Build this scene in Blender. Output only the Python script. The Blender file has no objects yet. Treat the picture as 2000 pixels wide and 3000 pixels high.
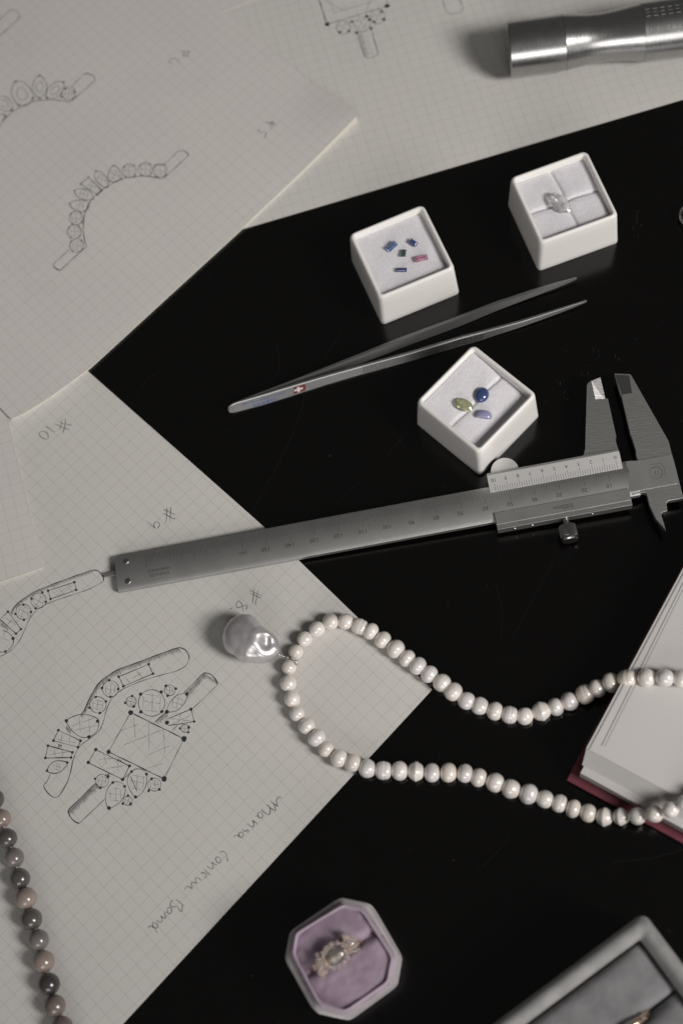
import bpy, bmesh, math, random
import numpy as np
from mathutils import Vector, Matrix
random.seed(7)
rs = np.random.RandomState(11)
scene = bpy.context.scene
COL = scene.collection
MM = 0.001

# ------------------------------------------------------------------ camera
# calibrated on the 5 mm paper grid and the caliper's millimetre scale:
# 2000 x 3000 photo, focal 4460 px, point under the camera at photo pixel (1525, 3165)
FPX, NX, NY, HCAM = 4460.0, 1525.0, 3165.0, 578.0
_d = np.array([NX-1000, NY-1500, FPX]); _d /= np.linalg.norm(_d)
_x = np.array([1.0, 0, 0]); _x = _x-_d*(_x@_d); _x /= np.linalg.norm(_x)
_y = np.cross(_d, _x)
def ray(u, v):
    r = np.array([u-1000, v-1500, FPX]); return np.array([r@_x, -(r@_y), -(r@_d)])
def P(u, v, h=0.0):
    r = ray(u, v); t = (HCAM-h)/-r[2]; return np.array([r[0]*t, r[1]*t, h])
def pp(p):                       # mm per photo pixel at a world point
    rel = np.array(p)-np.array([0, 0, HCAM]); return float(rel@_fwd)/FPX
def _w(a): return np.array([a@_x, -(a@_y), -(a@_d)])
_fwd = _w(np.array([0, 0, 1.0]))
cam_d = bpy.data.cameras.new('camera'); cam = bpy.data.objects.new('camera', cam_d); COL.objects.link(cam)
R_, U_, B_ = _w(np.array([1.0, 0, 0])), _w(np.array([0, -1.0, 0])), -_fwd
cam.matrix_world = Matrix(((R_[0], U_[0], B_[0], 0), (R_[1], U_[1], B_[1], 0), (R_[2], U_[2], B_[2], HCAM*MM), (0, 0, 0, 1)))
cam_d.sensor_fit = 'VERTICAL'; cam_d.sensor_height = 36; cam_d.sensor_width = 24
cam_d.lens = FPX/3000*36; cam_d.clip_start = 0.02; cam_d.clip_end = 20
cam_d.dof.use_dof = True
cam_d.dof.focus_distance = pp(P(800, 1750, 3))*FPX*MM
cam_d.dof.aperture_fstop = 6.3
scene.camera = cam

# ------------------------------------------------------------------ light
world = bpy.data.worlds.new('World'); scene.world = world; world.use_nodes = True
bg = world.node_tree.nodes['Background']
bg.inputs[0].default_value = (1.0, 0.985, 0.95, 1); bg.inputs[1].default_value = 0.07
ld = bpy.data.lights.new('window_light', 'AREA'); lo = bpy.data.objects.new('window_light', ld); COL.objects.link(lo)
ld.shape = 'RECTANGLE'; ld.size = 0.44; ld.size_y = 0.56; ld.energy = 2.2; ld.spread = math.radians(50); ld.color = (1.0, 0.965, 0.935)
_az = Vector((0.88, -0.48, 0)).normalized(); _el = math.radians(41); _c = Vector((0.02, 0.27, 0))
lo.location = _c + (_az*math.cos(_el)+Vector((0, 0, math.sin(_el))))*1.65
lo.rotation_euler = (_c-lo.location).to_track_quat('-Z', 'Y').to_euler()
# second, broad and weak source: the far window behind the photographer
l2 = bpy.data.lights.new('far_window_light', 'AREA'); lo2 = bpy.data.objects.new('far_window_light', l2); COL.objects.link(lo2)
l2.shape = 'RECTANGLE'; l2.size = 1.6; l2.size_y = 0.9; l2.energy = 1.6; l2.spread = math.radians(50); l2.color = (1.0, 0.97, 0.95)
lo2.location = _c+Vector((0.05, -math.cos(math.radians(23)), math.sin(math.radians(23))))*2.2
lo2.rotation_euler = (_c-lo2.location).to_track_quat('-Z', 'Y').to_euler()
scene.view_settings.view_transform = 'Standard'; scene.view_settings.look = 'None'
scene.view_settings.exposure = 0; scene.view_settings.gamma = 1
scene.render.resolution_x = 682; scene.render.resolution_y = 1024
scene.render.engine = 'CYCLES'
scene.cycles.max_bounces = 10; scene.cycles.transmission_bounces = 8
scene.cycles.caustics_reflective = False

# ------------------------------------------------------------------ materials
def mat(name, col, rough=0.5, metal=0.0, spec=0.5, coat=0.0, coat_r=0.1, trans=0.0, ior=1.5,
        var=None, vscale=200.0, bump=None, bscale=800.0, bstretch=None, rvar=0.0, sheen=0.0, sss=0.0):
    m = bpy.data.materials.new(name); m.use_nodes = True
    nt = m.node_tree; b = nt.nodes['Principled BSDF']; L = nt.links
    b.inputs['Base Color'].default_value = (*col, 1); b.inputs['Roughness'].default_value = rough
    b.inputs['Metallic'].default_value = metal; b.inputs['IOR'].default_value = ior
    b.inputs['Specular IOR Level'].default_value = spec
    b.inputs['Coat Weight'].default_value = coat; b.inputs['Coat Roughness'].default_value = coat_r
    b.inputs['Transmission Weight'].default_value = trans
    if name.endswith('pearl'): b.inputs['Coat IOR'].default_value = 1.9
    if sheen: b.inputs['Sheen Weight'].default_value = sheen; b.inputs['Sheen Roughness'].default_value = 0.4
    if sss:
        b.inputs['Subsurface Weight'].default_value = sss; b.inputs['Subsurface Radius'].default_value = (1, .8, .7)
        b.inputs['Subsurface Scale'].default_value = 0.001
    tc = nt.nodes.new('ShaderNodeTexCoord')
    def noise(scale, stretch=None, detail=4):
        n = nt.nodes.new('ShaderNodeTexNoise'); n.inputs['Scale'].default_value = scale; n.inputs['Detail'].default_value = detail
        if stretch:
            mp = nt.nodes.new('ShaderNodeMapping'); mp.inputs['Scale'].default_value = stretch[:3]
            if len(stretch) > 3: mp.inputs['Rotation'].default_value = (0, 0, stretch[3])
            L.new(tc.outputs['Object'], mp.inputs[0]); L.new(mp.outputs[0], n.inputs['Vector'])
        else: L.new(tc.outputs['Object'], n.inputs['Vector'])
        return n
    if var:
        n = noise(vscale); mx = nt.nodes.new('ShaderNodeMix'); mx.data_type = 'RGBA'
        rp = nt.nodes.new('ShaderNodeMapRange'); rp.inputs[1].default_value = .35; rp.inputs[2].default_value = .65
        L.new(n.outputs[0], rp.inputs[0]); L.new(rp.outputs[0], mx.inputs[0])
        mx.inputs[6].default_value = (*col, 1); mx.inputs[7].default_value = (*var, 1)
        L.new(mx.outputs[2], b.inputs['Base Color'])
    if rvar:
        n = noise(vscale*1.7); rp = nt.nodes.new('ShaderNodeMapRange')
        rp.inputs[1].default_value = .3; rp.inputs[2].default_value = .7
        rp.inputs[3].default_value = rough-rvar; rp.inputs[4].default_value = rough+rvar
        L.new(n.outputs[0], rp.inputs[0]); L.new(rp.outputs[0], b.inputs['Roughness'])
    if bump:
        n = noise(bscale, bstretch); bp = nt.nodes.new('ShaderNodeBump'); bp.inputs['Strength'].default_value = bump
        bp.inputs['Distance'].default_value = 0.0003
        L.new(n.outputs[0], bp.inputs['Height']); L.new(bp.outputs[0], b.inputs['Normal'])
    return m

def paper_mat(name, col, line, lw=0.16, strength=0.5):
    m = mat(name, col, 0.75, spec=0.25, bump=0.25, bscale=1800)
    nt = m.node_tree; L = nt.links; b = nt.nodes['Principled BSDF']
    uv = nt.nodes.new('ShaderNodeUVMap'); sp = nt.nodes.new('ShaderNodeSeparateXYZ'); L.new(uv.outputs[0], sp.inputs[0])
    outs = []
    def mth(op, a, bv=None):
        n = nt.nodes.new('ShaderNodeMath'); n.operation = op
        for i, q in enumerate((a, bv)):
            if q is None: continue
            if isinstance(q, (int, float)): n.inputs[i].default_value = q
            else: L.new(q, n.inputs[i])
        return n.outputs[0]
    for ax in (0, 1):
        fr = mth('FRACT', mth('MULTIPLY', sp.outputs[ax], 0.2))
        dd = mth('ABSOLUTE', mth('SUBTRACT', fr, 0.5))
        outs.append(mth('GREATER_THAN', dd, 0.5-lw/10))
    mk_ = mth('MAXIMUM', outs[0], outs[1])
    n = nt.nodes.new('ShaderNodeTexNoise'); n.inputs['Scale'].default_value = 260
    tc = nt.nodes.new('ShaderNodeTexCoord'); L.new(tc.outputs['Object'], n.inputs['Vector'])
    fac = mth('MULTIPLY', mk_, mth('MULTIPLY', mth('ADD', n.outputs[0], 0.45), strength))
    mx = nt.nodes.new('ShaderNodeMix'); mx.data_type = 'RGBA'
    n2 = nt.nodes.new('ShaderNodeTexNoise'); n2.inputs['Scale'].default_value = 22; L.new(tc.outputs['Object'], n2.inputs['Vector'])
    m2 = nt.nodes.new('ShaderNodeMix'); m2.data_type = 'RGBA'; L.new(n2.outputs[0], m2.inputs[0])
    m2.inputs[6].default_value = (*[c*0.94 for c in col], 1); m2.inputs[7].default_value = (col[0]*1.045, col[1]*1.035, col[2]*1.03, 1)
    L.new(m2.outputs[2], mx.inputs[6]); mx.inputs[7].default_value = (*line, 1); L.new(fac, mx.inputs[0])
    L.new(mx.outputs[2], b.inputs['Base Color'])
    return m

M = {}
M['table'] = mat('black_table', (0.0016, 0.0012, 0.0011), 0.17, spec=0.55, rvar=0.03, vscale=60, bump=0.03, bscale=300)
M['paper_a'] = paper_mat('grid_paper', (0.60, 0.585, 0.56), (0.17, 0.20, 0.19), 0.16, 0.42)
M['paper_b'] = paper_mat('grid_paper_pink', (0.63, 0.607, 0.585), (0.24, 0.22, 0.20), 0.15, 0.42)
M['pencil'] = mat('pencil', (0.03, 0.037, 0.04), 0.5)
M['pencil_l'] = mat('pencil_light', (0.15, 0.155, 0.155), 0.6)
M['pencil_m'] = mat('pencil_mid', (0.085, 0.085, 0.088), 0.6)
M['white'] = mat('white_plastic', (0.76, 0.74, 0.715), 0.35, spec=0.4, sss=0.15)
M['foam'] = mat('white_felt', (0.74, 0.72, 0.75), 0.95, spec=0.1, bump=0.6, bscale=1500, sheen=0.2, var=(0.68, 0.66, 0.69), vscale=900)
M['steel'] = mat('satin_steel', (0.54, 0.54, 0.525), 0.5, 1.0, bump=0.10, bscale=900, var=(0.49, 0.49, 0.478), vscale=120)
M['steel_brushed'] = mat('brushed_steel', (0.50, 0.50, 0.485), 0.46, 1.0, bump=0.35, bscale=500, bstretch=(0.35, 6, 1, 0.18))
M['steel_plate'] = mat('vernier_steel', (0.80, 0.79, 0.78), 0.55, 1.0, bump=0.06, bscale=1500)
M['steel_dark'] = mat('dark_steel', (0.30, 0.30, 0.30), 0.35, 1.0, bump=0.15, bscale=1500)
M['steel_shiny'] = mat('polished_steel', (0.47, 0.465, 0.46), 0.27, 1.0, var=(0.44, 0.44, 0.435), vscale=150, rvar=0.015, bump=0.12, bscale=260, bstretch=(7, .6, .6, 0.13))
M['steel_chamfer'] = mat('ground_chamfer', (0.50, 0.485, 0.48), 0.42, 1.0, bump=0.25, bscale=300, bstretch=(0.4, 9, 1, 0.1))
M['mark'] = mat('engraved_black', (0.045, 0.045, 0.045), 0.6)
M['tweezer'] = mat('tweezer_steel', (0.40, 0.40, 0.40), 0.42, 1.0, bump=0.1, bscale=2000)
M['blue_ink'] = mat('blue_ink', (0.05, 0.11, 0.34), 0.5)
M['red_ink'] = mat('red_enamel', (0.15, 0.022, 0.025), 0.55)
M['white_ink'] = mat('white_enamel', (0.55, 0.54, 0.53), 0.5)
M['pearl'] = mat('white_pearl', (0.833, 0.779, 0.731), 0.34, spec=0.6, coat=0.9, coat_r=0.11, sheen=0.0, var=(0.72, 0.68, 0.645), vscale=380, sss=0.25, bump=0.03, bscale=700)
M['pearl_pink'] = mat('rosy_pearl', (0.775, 0.725, 0.71), 0.34, spec=0.6, coat=0.9, coat_r=0.1, var=(0.69, 0.655, 0.64), vscale=330, sss=0.2, bump=0.06, bscale=700)
M['pearl_ivory'] = mat('ivory_pearl', (0.821, 0.744, 0.660), 0.34, spec=0.6, coat=0.8, coat_r=0.13, var=(0.71, 0.665, 0.62), vscale=300, sss=0.25, bump=0.08, bscale=600)
M['baroque'] = mat('silver_pearl', (0.58, 0.57, 0.575), 0.35, 0.55, coat=0.25, coat_r=0.2, var=(0.56, 0.53, 0.54), vscale=160, bump=0.04, bscale=320)
M['thread'] = mat('silk_thread', (0.7, 0.66, 0.6), 0.8)
M['silver'] = mat('silver', (0.78, 0.76, 0.74), 0.18, 1.0)
M['gold'] = mat('rose_gold', (0.90, 0.69, 0.56), 0.24, 1.0)
M['book_red'] = mat('burgundy_cloth', (0.155, 0.036, 0.050), 0.55, spec=0.4, bump=0.3, bscale=1500, var=(0.125, 0.028, 0.04), vscale=300)
M['book_page'] = mat('book_page', (0.555, 0.54, 0.525), 0.6, spec=0.3, var=(0.54, 0.52, 0.505), vscale=15)
M['book_side'] = mat('page_block_edge', (0.55, 0.53, 0.52), 0.8, bump=0.4, bscale=900, bstretch=(0.05, 0.05, 14), var=(0.50, 0.48, 0.47), vscale=60)
M['gap_grey'] = mat('leaf_gap_grey', (0.20, 0.20, 0.20), 0.7)
M['lilac'] = mat('lilac_velvet', (0.46, 0.37, 0.455), 0.8, sheen=0.6, bump=0.4, bscale=900, var=(0.37, 0.28, 0.37), vscale=130)
M['lilac_pale'] = mat('pale_lilac_velvet', (0.50, 0.455, 0.465), 0.8, sheen=0.5, bump=0.4, bscale=1100, var=(0.43, 0.385, 0.405), vscale=200)
M['lilac_cushion'] = mat('lilac_cushion', (0.40, 0.31, 0.385), 0.75, sheen=0.5, bump=0.3, bscale=700, var=(0.27, 0.195, 0.26), vscale=75)
M['grey_velvet'] = mat('grey_velvet', (0.31, 0.305, 0.30), 0.9, sheen=0.35, bump=0.5, bscale=800, var=(0.235, 0.235, 0.232), vscale=160)
M['grey_velvet_d'] = mat('grey_cushion', (0.225, 0.225, 0.23), 0.9, sheen=0.4, bump=0.6, bscale=700, var=(0.18, 0.18, 0.185), vscale=180)
M['diamond'] = mat('diamond', (1, 1, 1), 0.02, trans=0.82, ior=1.36, spec=1.0, coat=1.0, coat_r=0.03)
M['diamond'].node_tree.nodes['Principled BSDF'].inputs['Coat IOR'].default_value = 2.2
def gem(name, c, tr=0.75): return mat(name, c, 0.04, trans=tr, ior=1.72, spec=0.6)
M['g_blue'] = gem('pale_blue_sapphire', (0.30, 0.40, 0.68)); M['g_navy'] = gem('navy_sapphire', (0.07, 0.12, 0.32), .6)
M['g_indigo'] = gem('indigo_sapphire', (0.10, 0.15, 0.38), .6)
M['g_green'] = gem('dark_green_sapphire', (0.10, 0.17, 0.16), .6); M['g_pink'] = gem('pink_sapphire', (0.82, 0.42, 0.60))
M['g_lime'] = gem('lime_peridot', (0.74, 0.76, 0.50)); M['g_cab'] = gem('blue_cabochon', (0.06, 0.095, 0.25), .3)
M['g_lav'] = gem('lavender_cabochon', (0.50, 0.50, 0.74), .45)
M['g_grey'] = gem('grey_blue_stone', (0.62, 0.66, 0.66), .85)
M['dust'] = mat('dust', (0.024, 0.025, 0.024), 0.9)
for k, c, v in (('b_dark', (0.070, 0.064, 0.060), (0.10, 0.09, 0.085)), ('b_mid', (0.15, 0.135, 0.135), (0.21, 0.185, 0.18)),
                ('b_pink', (0.31, 0.255, 0.225), (0.26, 0.20, 0.18)), ('b_brown', (0.13, 0.105, 0.098), (0.19, 0.15, 0.14)),
                ('b_black', (0.035, 0.032, 0.032), (0.055, 0.05, 0.05))):
    M[k] = mat('stone_'+k[2:], c, 0.22, spec=0.6, coat=0.4, coat_r=0.14, var=v, vscale=260)

# ------------------------------------------------------------------ helpers
def thing(name, label, cat, loc, group=None):
    o = bpy.data.objects.new(name, None); COL.objects.link(o); o.location = Vector(loc)*MM
    o.empty_display_size = 0.005
    o['label'] = label; o['category'] = cat
    if group: o['group'] = group
    return o
def mk(name, V, F, m, parent=None, smooth=False, origin=None, label=None, cat=None, group=None, kind=None, uv=None, bevel=None, mats=None, fm=None, autosm=None):
    org = np.array(origin if origin is not None else (np.array(parent.location)/MM if parent else (0, 0, 0)), dtype=float)
    me = bpy.data.meshes.new(name); V = (np.array(V, dtype=float)-org)*MM
    me.from_pydata(V.tolist(), [], [tuple(int(i) for i in f) for f in F]); me.update()
    me.materials.append(m)
    if mats:
        for q in mats: me.materials.append(q)
    if fm is not None: me.polygons.foreach_set('material_index', fm)
    if smooth: me.polygons.foreach_set('use_smooth', [True]*len(me.polygons))
    if uv is not None:
        ul = me.uv_layers.new(name='UVMap'); idx = np.zeros(len(me.loops), dtype=np.int32); me.loops.foreach_get('vertex_index', idx)
        ul.data.foreach_set('uv', np.array(uv)[idx].ravel())
    o = bpy.data.objects.new(name, me); COL.objects.link(o)
    if parent:
        o.parent = parent
        if origin is not None: o.location = Vector(org)*MM-parent.location
    else: o.location = Vector(org)*MM
    if label: o['label'] = label
    if cat: o['category'] = cat
    if group: o['group'] = group
    if kind: o['kind'] = kind
    if autosm:
        for pl in me.polygons: pl.use_smooth = True
        try: me.set_sharp_from_angle(angle=math.radians(autosm))
        except Exception: pass
    if bevel:
        b = o.modifiers.new('bevel', 'BEVEL'); b.width = bevel*MM; b.segments = 3; b.limit_method = 'ANGLE'; b.angle_limit = math.radians(35)
        for pl in me.polygons: pl.use_smooth = True
        b.harden_normals = True
    return o
class Frame:                      # local frame in mm -> world mm
    def __init__(s, o, ex, ey=None, ez=None):
        s.o = np.array(o, float); s.ex = np.array(ex, float); s.ex /= np.linalg.norm(s.ex)
        s.ez = np.array([0, 0, 1.0]) if ez is None else np.array(ez, float)
        s.ey = np.cross(s.ez, s.ex) if ey is None else np.array(ey, float); s.ey /= np.linalg.norm(s.ey)
        s.ez = np.cross(s.ex, s.ey)
    def W(s, x, y, z=0.0): return s.o+s.ex*x+s.ey*y+s.ez*z
    def L(s, u, v, dz=0.0):       # photo pixel -> local coordinates on the plane z=dz
        r = ray(u, v); c = np.array([0, 0, HCAM]); t = ((s.o+s.ez*dz-c)@s.ez)/(r@s.ez); q = c+r*t-s.o
        return (float(q@s.ex), float(q@s.ey))
def prism(fr, pts, z0, z1):
    n = len(pts)
    a = 0.5*sum(pts[i][0]*pts[(i+1) % n][1]-pts[(i+1) % n][0]*pts[i][1] for i in range(n))
    if a < 0: pts = pts[::-1]
    V = [fr.W(x, y, z0) for x, y in pts]+[fr.W(x, y, z1) for x, y in pts]
    F = [tuple(range(n))[::-1], tuple(range(n, 2*n))]+[(i, (i+1) % n, (i+1) % n+n, i+n) for i in range(n)]
    return V, F
def join(*VF):
    V = []; F = []
    for v, f in VF:
        k = len(V); V += list(v); F += [tuple(i+k for i in q) for q in f]
    return V, F
def lathe(fr, prof, n=32, a0=0, a1=2*math.pi):  # prof: (x along axis, radius); axis = fr.ex
    V = []; F = []
    for x, r in prof:
        for k in range(n):
            a = a0+(a1-a0)*k/n; V.append(fr.W(x, math.cos(a)*r, math.sin(a)*r))
    for j in range(len(prof)-1):
        for k in range(n):
            F.append((j*n+k, j*n+(k+1) % n, (j+1)*n+(k+1) % n, (j+1)*n+k))
    if prof[0][1] > 0: F.append(tuple(range(n))[::-1])
    if prof[-1][1] > 0: F.append(tuple(range((len(prof)-1)*n, len(prof)*n)))
    F = [f[::-1] for f in F]
    return V, F
def smooth_path(pts, step=0.6, closed=False):
    pts = [np.array(p, float) for p in pts]
    if len(pts) < 3:
        a, b = pts[0], pts[-1]; n = max(2, int(np.linalg.norm(b-a)/step)); return [a+(b-a)*i/n for i in range(n+1)]
    Q = [2*pts[0]-pts[1]]+pts+[2*pts[-1]-pts[-2]]
    if np.linalg.norm(pts[0]-pts[-1]) < 1e-6: Q[0] = pts[-2]; Q[-1] = pts[1]
    out = []
    for i in range(1, len(Q)-2):
        p0, p1, p2, p3 = Q[i-1:i+3]; n = max(2, int(np.linalg.norm(p2-p1)/step))
        for k in range(n):
            t = k/n; out.append(0.5*((2*p1)+(-p0+p2)*t+(2*p0-5*p1+4*p2-p3)*t*t+(-p0+3*p1-3*p2+p3)*t**3))
    out.append(pts[-1]); return out
def tube(path, r, n=8):
    path = [np.array(p, float) for p in path]; V = []; F = []
    for i, p in enumerate(path):
        t = path[min(i+1, len(path)-1)]-path[max(i-1, 0)]; t /= np.linalg.norm(t)+1e-9
        up = np.array([0, 0, 1.0]) if abs(t[2]) < .9 else np.array([1.0, 0, 0])
        a = np.cross(up, t); a /= np.linalg.norm(a); b = np.cross(t, a)
        rr = r[i] if isinstance(r, (list, np.ndarray)) else r
        for k in range(n):
            an = 2*math.pi*k/n; V.append(p+a*math.cos(an)*rr+b*math.sin(an)*rr)
    for i in range(len(path)-1):
        for k in range(n): F.append((i*n+k, i*n+(k+1) % n, (i+1)*n+(k+1) % n, (i+1)*n+k))
    F.append(tuple(range(n))[::-1]); F.append(tuple(range((len(path)-1)*n, len(path)*n)))
    return V, F

# ------------------------------------------------------------------ table
T = 900
mk('table_top', [(-T, -T+200, -20), (T, -T+200, -20), (T, T+200, -20), (-T, T+200, -20), (-T, -T+200, 0), (T, -T+200, 0), (T, T+200, 0), (-T, T+200, 0)],
   [(3, 2, 1, 0), (4, 5, 6, 7), (0, 1, 5, 4), (1, 2, 6, 5), (2, 3, 7, 6), (3, 0, 4, 7)], M['table'], kind='structure')
# dust specks, fibres and hairline scratches on the black surface
V = []; F = []
def quad_line(p, q, w, z):
    p = np.array(p[:2]); q = np.array(q[:2]); t = q-p; t /= np.linalg.norm(t)+1e-9; nn = np.array([-t[1], t[0]])*w/2
    k = len(V)
    for a in (p-nn, q-nn, q+nn, p+nn): V.append((a[0], a[1], z))
    F.append((k, k+1, k+2, k+3))
for i in range(1100):
    u, v = rs.uniform(250, 2050), rs.uniform(300, 3050)
    p = P(u, v); s = rs.uniform(0.04, 0.13) if rs.rand() < .93 else rs.uniform(.14, .25); a = rs.uniform(0, 6.28)
    l = s*(1 if rs.rand() < .8 else rs.uniform(2, 6))
    quad_line(p[:2], p[:2]+np.array([math.cos(a), math.sin(a)])*l, s, 0.012+0.00001*i)
for u, v in ((1740, 1040), (1810, 1045), (1720, 1090), (1640, 1120), (1690, 1150), (1655, 1165), (1700, 1110), (1860, 650), (1864, 680), (1868, 640)):
    for q in range(3):
        p = P(u+rs.uniform(-12, 12), v+rs.uniform(-18, 18)); a = rs.uniform(.9, 1.9)
        quad_line(p[:2], p[:2]+np.array([math.cos(a), math.sin(a)])*rs.uniform(.6, 2), rs.uniform(.08, .18), 0.03+q*.001)
mk('dust_specks', V, F, M['dust'], kind='stuff')
V = []; F = []
for pts, w in (([(893, 1155), (880, 1210), (845, 1300), (800, 1385), (740, 1500)], .07), ([(1000, 965), (975, 1010), (955, 1040)], .06), ([(810, 1010), (820, 1060), (815, 1090), (790, 1120)], .07),
               ([(1215, 1245), (1170, 1290), (1125, 1345)], .05), ([(1060, 1405), (1000, 1460), (985, 1475)], .05), ([(600, 1230), (680, 1268)], .05),
               ([(440, 1100), (410, 1145), (385, 1185)], .06), ([(1790, 2525), (1900, 2515), (2000, 2490)], .08), ([(1620, 1640), (1590, 1700), (1500, 1870)], .05),
               ([(1450, 1710), (1470, 1790), (1465, 1880)], .05), ([(1100, 1185), (1200, 1320), (1270, 1290)], .04), ([(1390, 2560), (1470, 2480), (1490, 2440)], .05)):
    W_ = [P(a, b)[:2] for a, b in pts]; sp = smooth_path([np.array([*q, 0]) for q in W_], 1.5)
    for i in range(len(sp)-1): quad_line(sp[i], sp[i+1], w*.6, 0.02+0.0001*(i % 7))
mk('hairline_scratches', V, F, M['dust'], kind='stuff')

# ------------------------------------------------------------------ papers
class Sheet:
    def __init__(s, name, label, rows_px, nominal, vec, hfun, m, skirt, gorigin=None, gdir=None, N=110, Mn=90, ragged=0.0):
        s.h = hfun
        row = [P(u, v, nominal)[:2] for u, v in rows_px]
        d = [0]
        for i in range(1, len(row)): d.append(d[-1]+np.linalg.norm(row[i]-row[i-1]))
        ts = np.linspace(0, d[-1], N); r0 = np.array([[np.interp(t, d, [q[k] for q in row]) for k in (0, 1)] for t in ts])
        # soften the bends of the edge
        for _ in range(6): r0[1:-1] = (r0[:-2]+2*r0[1:-1]+r0[2:])/4
        vec = np.array(vec)
        go = P(*gorigin, nominal)[:2] if gorigin else row[-1]
        gd = np.array(gdir) if gdir is not None else (row[-1]-row[0]); gd = gd/np.linalg.norm(gd); gn = np.array([-gd[1], gd[0]])
        V = []; UV = []; F = []
        for j in range(Mn):
            tt = (j/(Mn-1))**1.4
            for i in range(N):
                p = r0[i]+vec*tt; V.append((p[0], p[1], hfun(p[0], p[1]))); UV.append(((p-go)@gd, (p-go)@gn))
        for j in range(Mn-1):
            for i in range(N-1): F.append((j*N+i, j*N+i+1, (j+1)*N+i+1, (j+1)*N+i))
        nrm = np.cross(np.array([*(r0[1]-r0[0]), 0]), np.array([*vec, 0]))[2]
        if nrm < 0: F = [f[::-1] for f in F]
        o = thing('paper_sheet', label, 'paper', (r0[N//2][0], r0[N//2][1], 0)); s.o = o
        mk('sheet_face', V, F, m, o, smooth=True, uv=UV)
        # cut edge: as thick as the few leaves lying on each other
        nl = 3; V = []; F = []
        def edge(idx):
            k0 = len(V)
            for q, p in enumerate(idx):
                z1 = hfun(p[0], p[1]); z0 = min(skirt, z1-0.03)
                for l in range(nl+1): V.append((p[0]+0, p[1]+0, z1-0.005-(z1-z0)*l/nl))
            for q in range(len(idx)-1):
                for l in range(nl): a = k0+q*(nl+1)+l; F.append((a, a+1, a+nl+2, a+nl+1))
        edge([r0[i] for i in range(N)]); edge([r0[0]+vec*(j/(Mn-1))**1.4 for j in range(Mn)]); edge([r0[-1]+vec*(j/(Mn-1))**1.4 for j in range(Mn)])
        s.V, s.F = V, F
        mk('sheet_edge', V, F, M['edge'], o)
    def at(s, u, v):
        z = 1.0
        for _ in range(4): p = P(u, v, z); z = s.h(p[0], p[1])
        return np.array([p[0], p[1], z])
M['edge'] = mat('paper_edge', (0.60, 0.575, 0.51), 0.8, spec=0.2)
def und(x, y, a, l, ph): return a*math.sin(x/l+ph)*math.cos(y/(l*1.3)+ph*1.7)
pe1, pe2 = P(255, 1085)[:2], P(60, 1225)[:2]
ed = (pe2-pe1)/np.linalg.norm(pe2-pe1); en = np.array([ed[1], -ed[0]]);
if en[1] > 0: en = -en
def h1(x, y):
    q = np.array([x, y])-pe1; dd = q@en; al = q@ed
    w = 1/(1+math.exp(-(al-4)/2.0))*max(0, 1)
    return 0.35+und(x, y, .16, 31, .4)+und(x+y, y-x, .1, 17, 2.)+.1+1.3*w*math.exp(-max(dd, 0)/5.5)
B1, C1 = P(1265, 2020)[:2], P(360, 3000)[:2]
S1 = Sheet('paper_sheet', 'large grid sheet with ring and band drawings, caliper end and pearl loop lying on it',
           [(165, 1003), (255, 1085), (775, 1545), (1265, 2020)], .35, (C1-B1)*1.45, h1, M['paper_a'], 0.0,
           gorigin=(1039.7, 1971.5), gdir=P(1050+27, 2000-27)[:2]-P(1050, 2000)[:2])
K2 = P(1045, 350, 2.2)[:2]; K3 = P(655, 31, 1.2)[:2]
e2a = P(255, 1085, 1.2)[:2]
kn = np.array([-(K3-K2)[1], (K3-K2)[0]])/np.linalg.norm(K3-K2)
def h2(x, y):
    q = np.array([x, y]); d = np.linalg.norm(q-K2)
    z = 1.25+und(x, y, .3, 36, 1.1)+und(x+y, x-y, .12, 19, .3)+.15+2.6*math.exp(-(d/24)**1.5)
    al = (q-e2a)@ed
    z -= .75*math.exp(-abs((q-K2)@kn)/9)*min(1, d/30)
    z += 1.5/(1+math.exp(-(al-6)/4))
    return z
S2 = Sheet('paper_sheet', 'grid sheet at the upper left with two tiara-shaped ring drawings on it',
           [(1045, 350), (880, 508), (705, 672), (480, 878), (255, 1085), (160, 1160), (90, 1205), (48, 1229), (36, 1231)], 1.6, (K3-K2)*2.6, h2, M['paper_b'], 0.45)
def h3(x, y): return 0.4+und(x, y, .2, 35, 2.0)+.1
r3 = (P(2000, 290)[:2]-P(705, 672)[:2]); r3n = np.array([-r3[1], r3[0]])/np.linalg.norm(r3)
S3 = Sheet('paper_sheet', 'grid sheet along the top edge under the steel torch, square ring sketch on it',
           [(500, 732), (705, 672), (2000, 290), (2300, 205)], .4, r3n*300, h3, M['paper_a'], 0.0)
def h6(x, y): return .75+und(x, y, .05, 40, 2.0)
a6, b6 = P(640, 36, 1)[:2], P(770, -12, 1)[:2]; n6 = np.array([-(b6-a6)[1], (b6-a6)[0]])/np.linalg.norm(b6-a6)
S6 = Sheet('paper_sheet', 'blank sheet whose bright edge just shows at the top margin left of the square sketch',
           [(480, 92), (640, 37), (770, -12), (1000, -100)], 1.0, n6*120, h6, M['paper_b'], 0.5, N=50, Mn=20)
def h4(x, y): return 1.7+und(x, y, .06, 28, .3)
c4 = P(125, 1662, 1.7)[:2]; l4 = P(0, 1706, 1.7)[:2]
S4 = Sheet('paper_sheet', 'pinkish grid sheet at the left edge between the tiara sheet and the large sheet',
           [(12, 1190), (28, 1250), (80, 1470), (117, 1635), (125, 1662)], 1.7, (l4-c4)*4, h4, M['paper_b'], 0.5, N=80, Mn=50)

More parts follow.
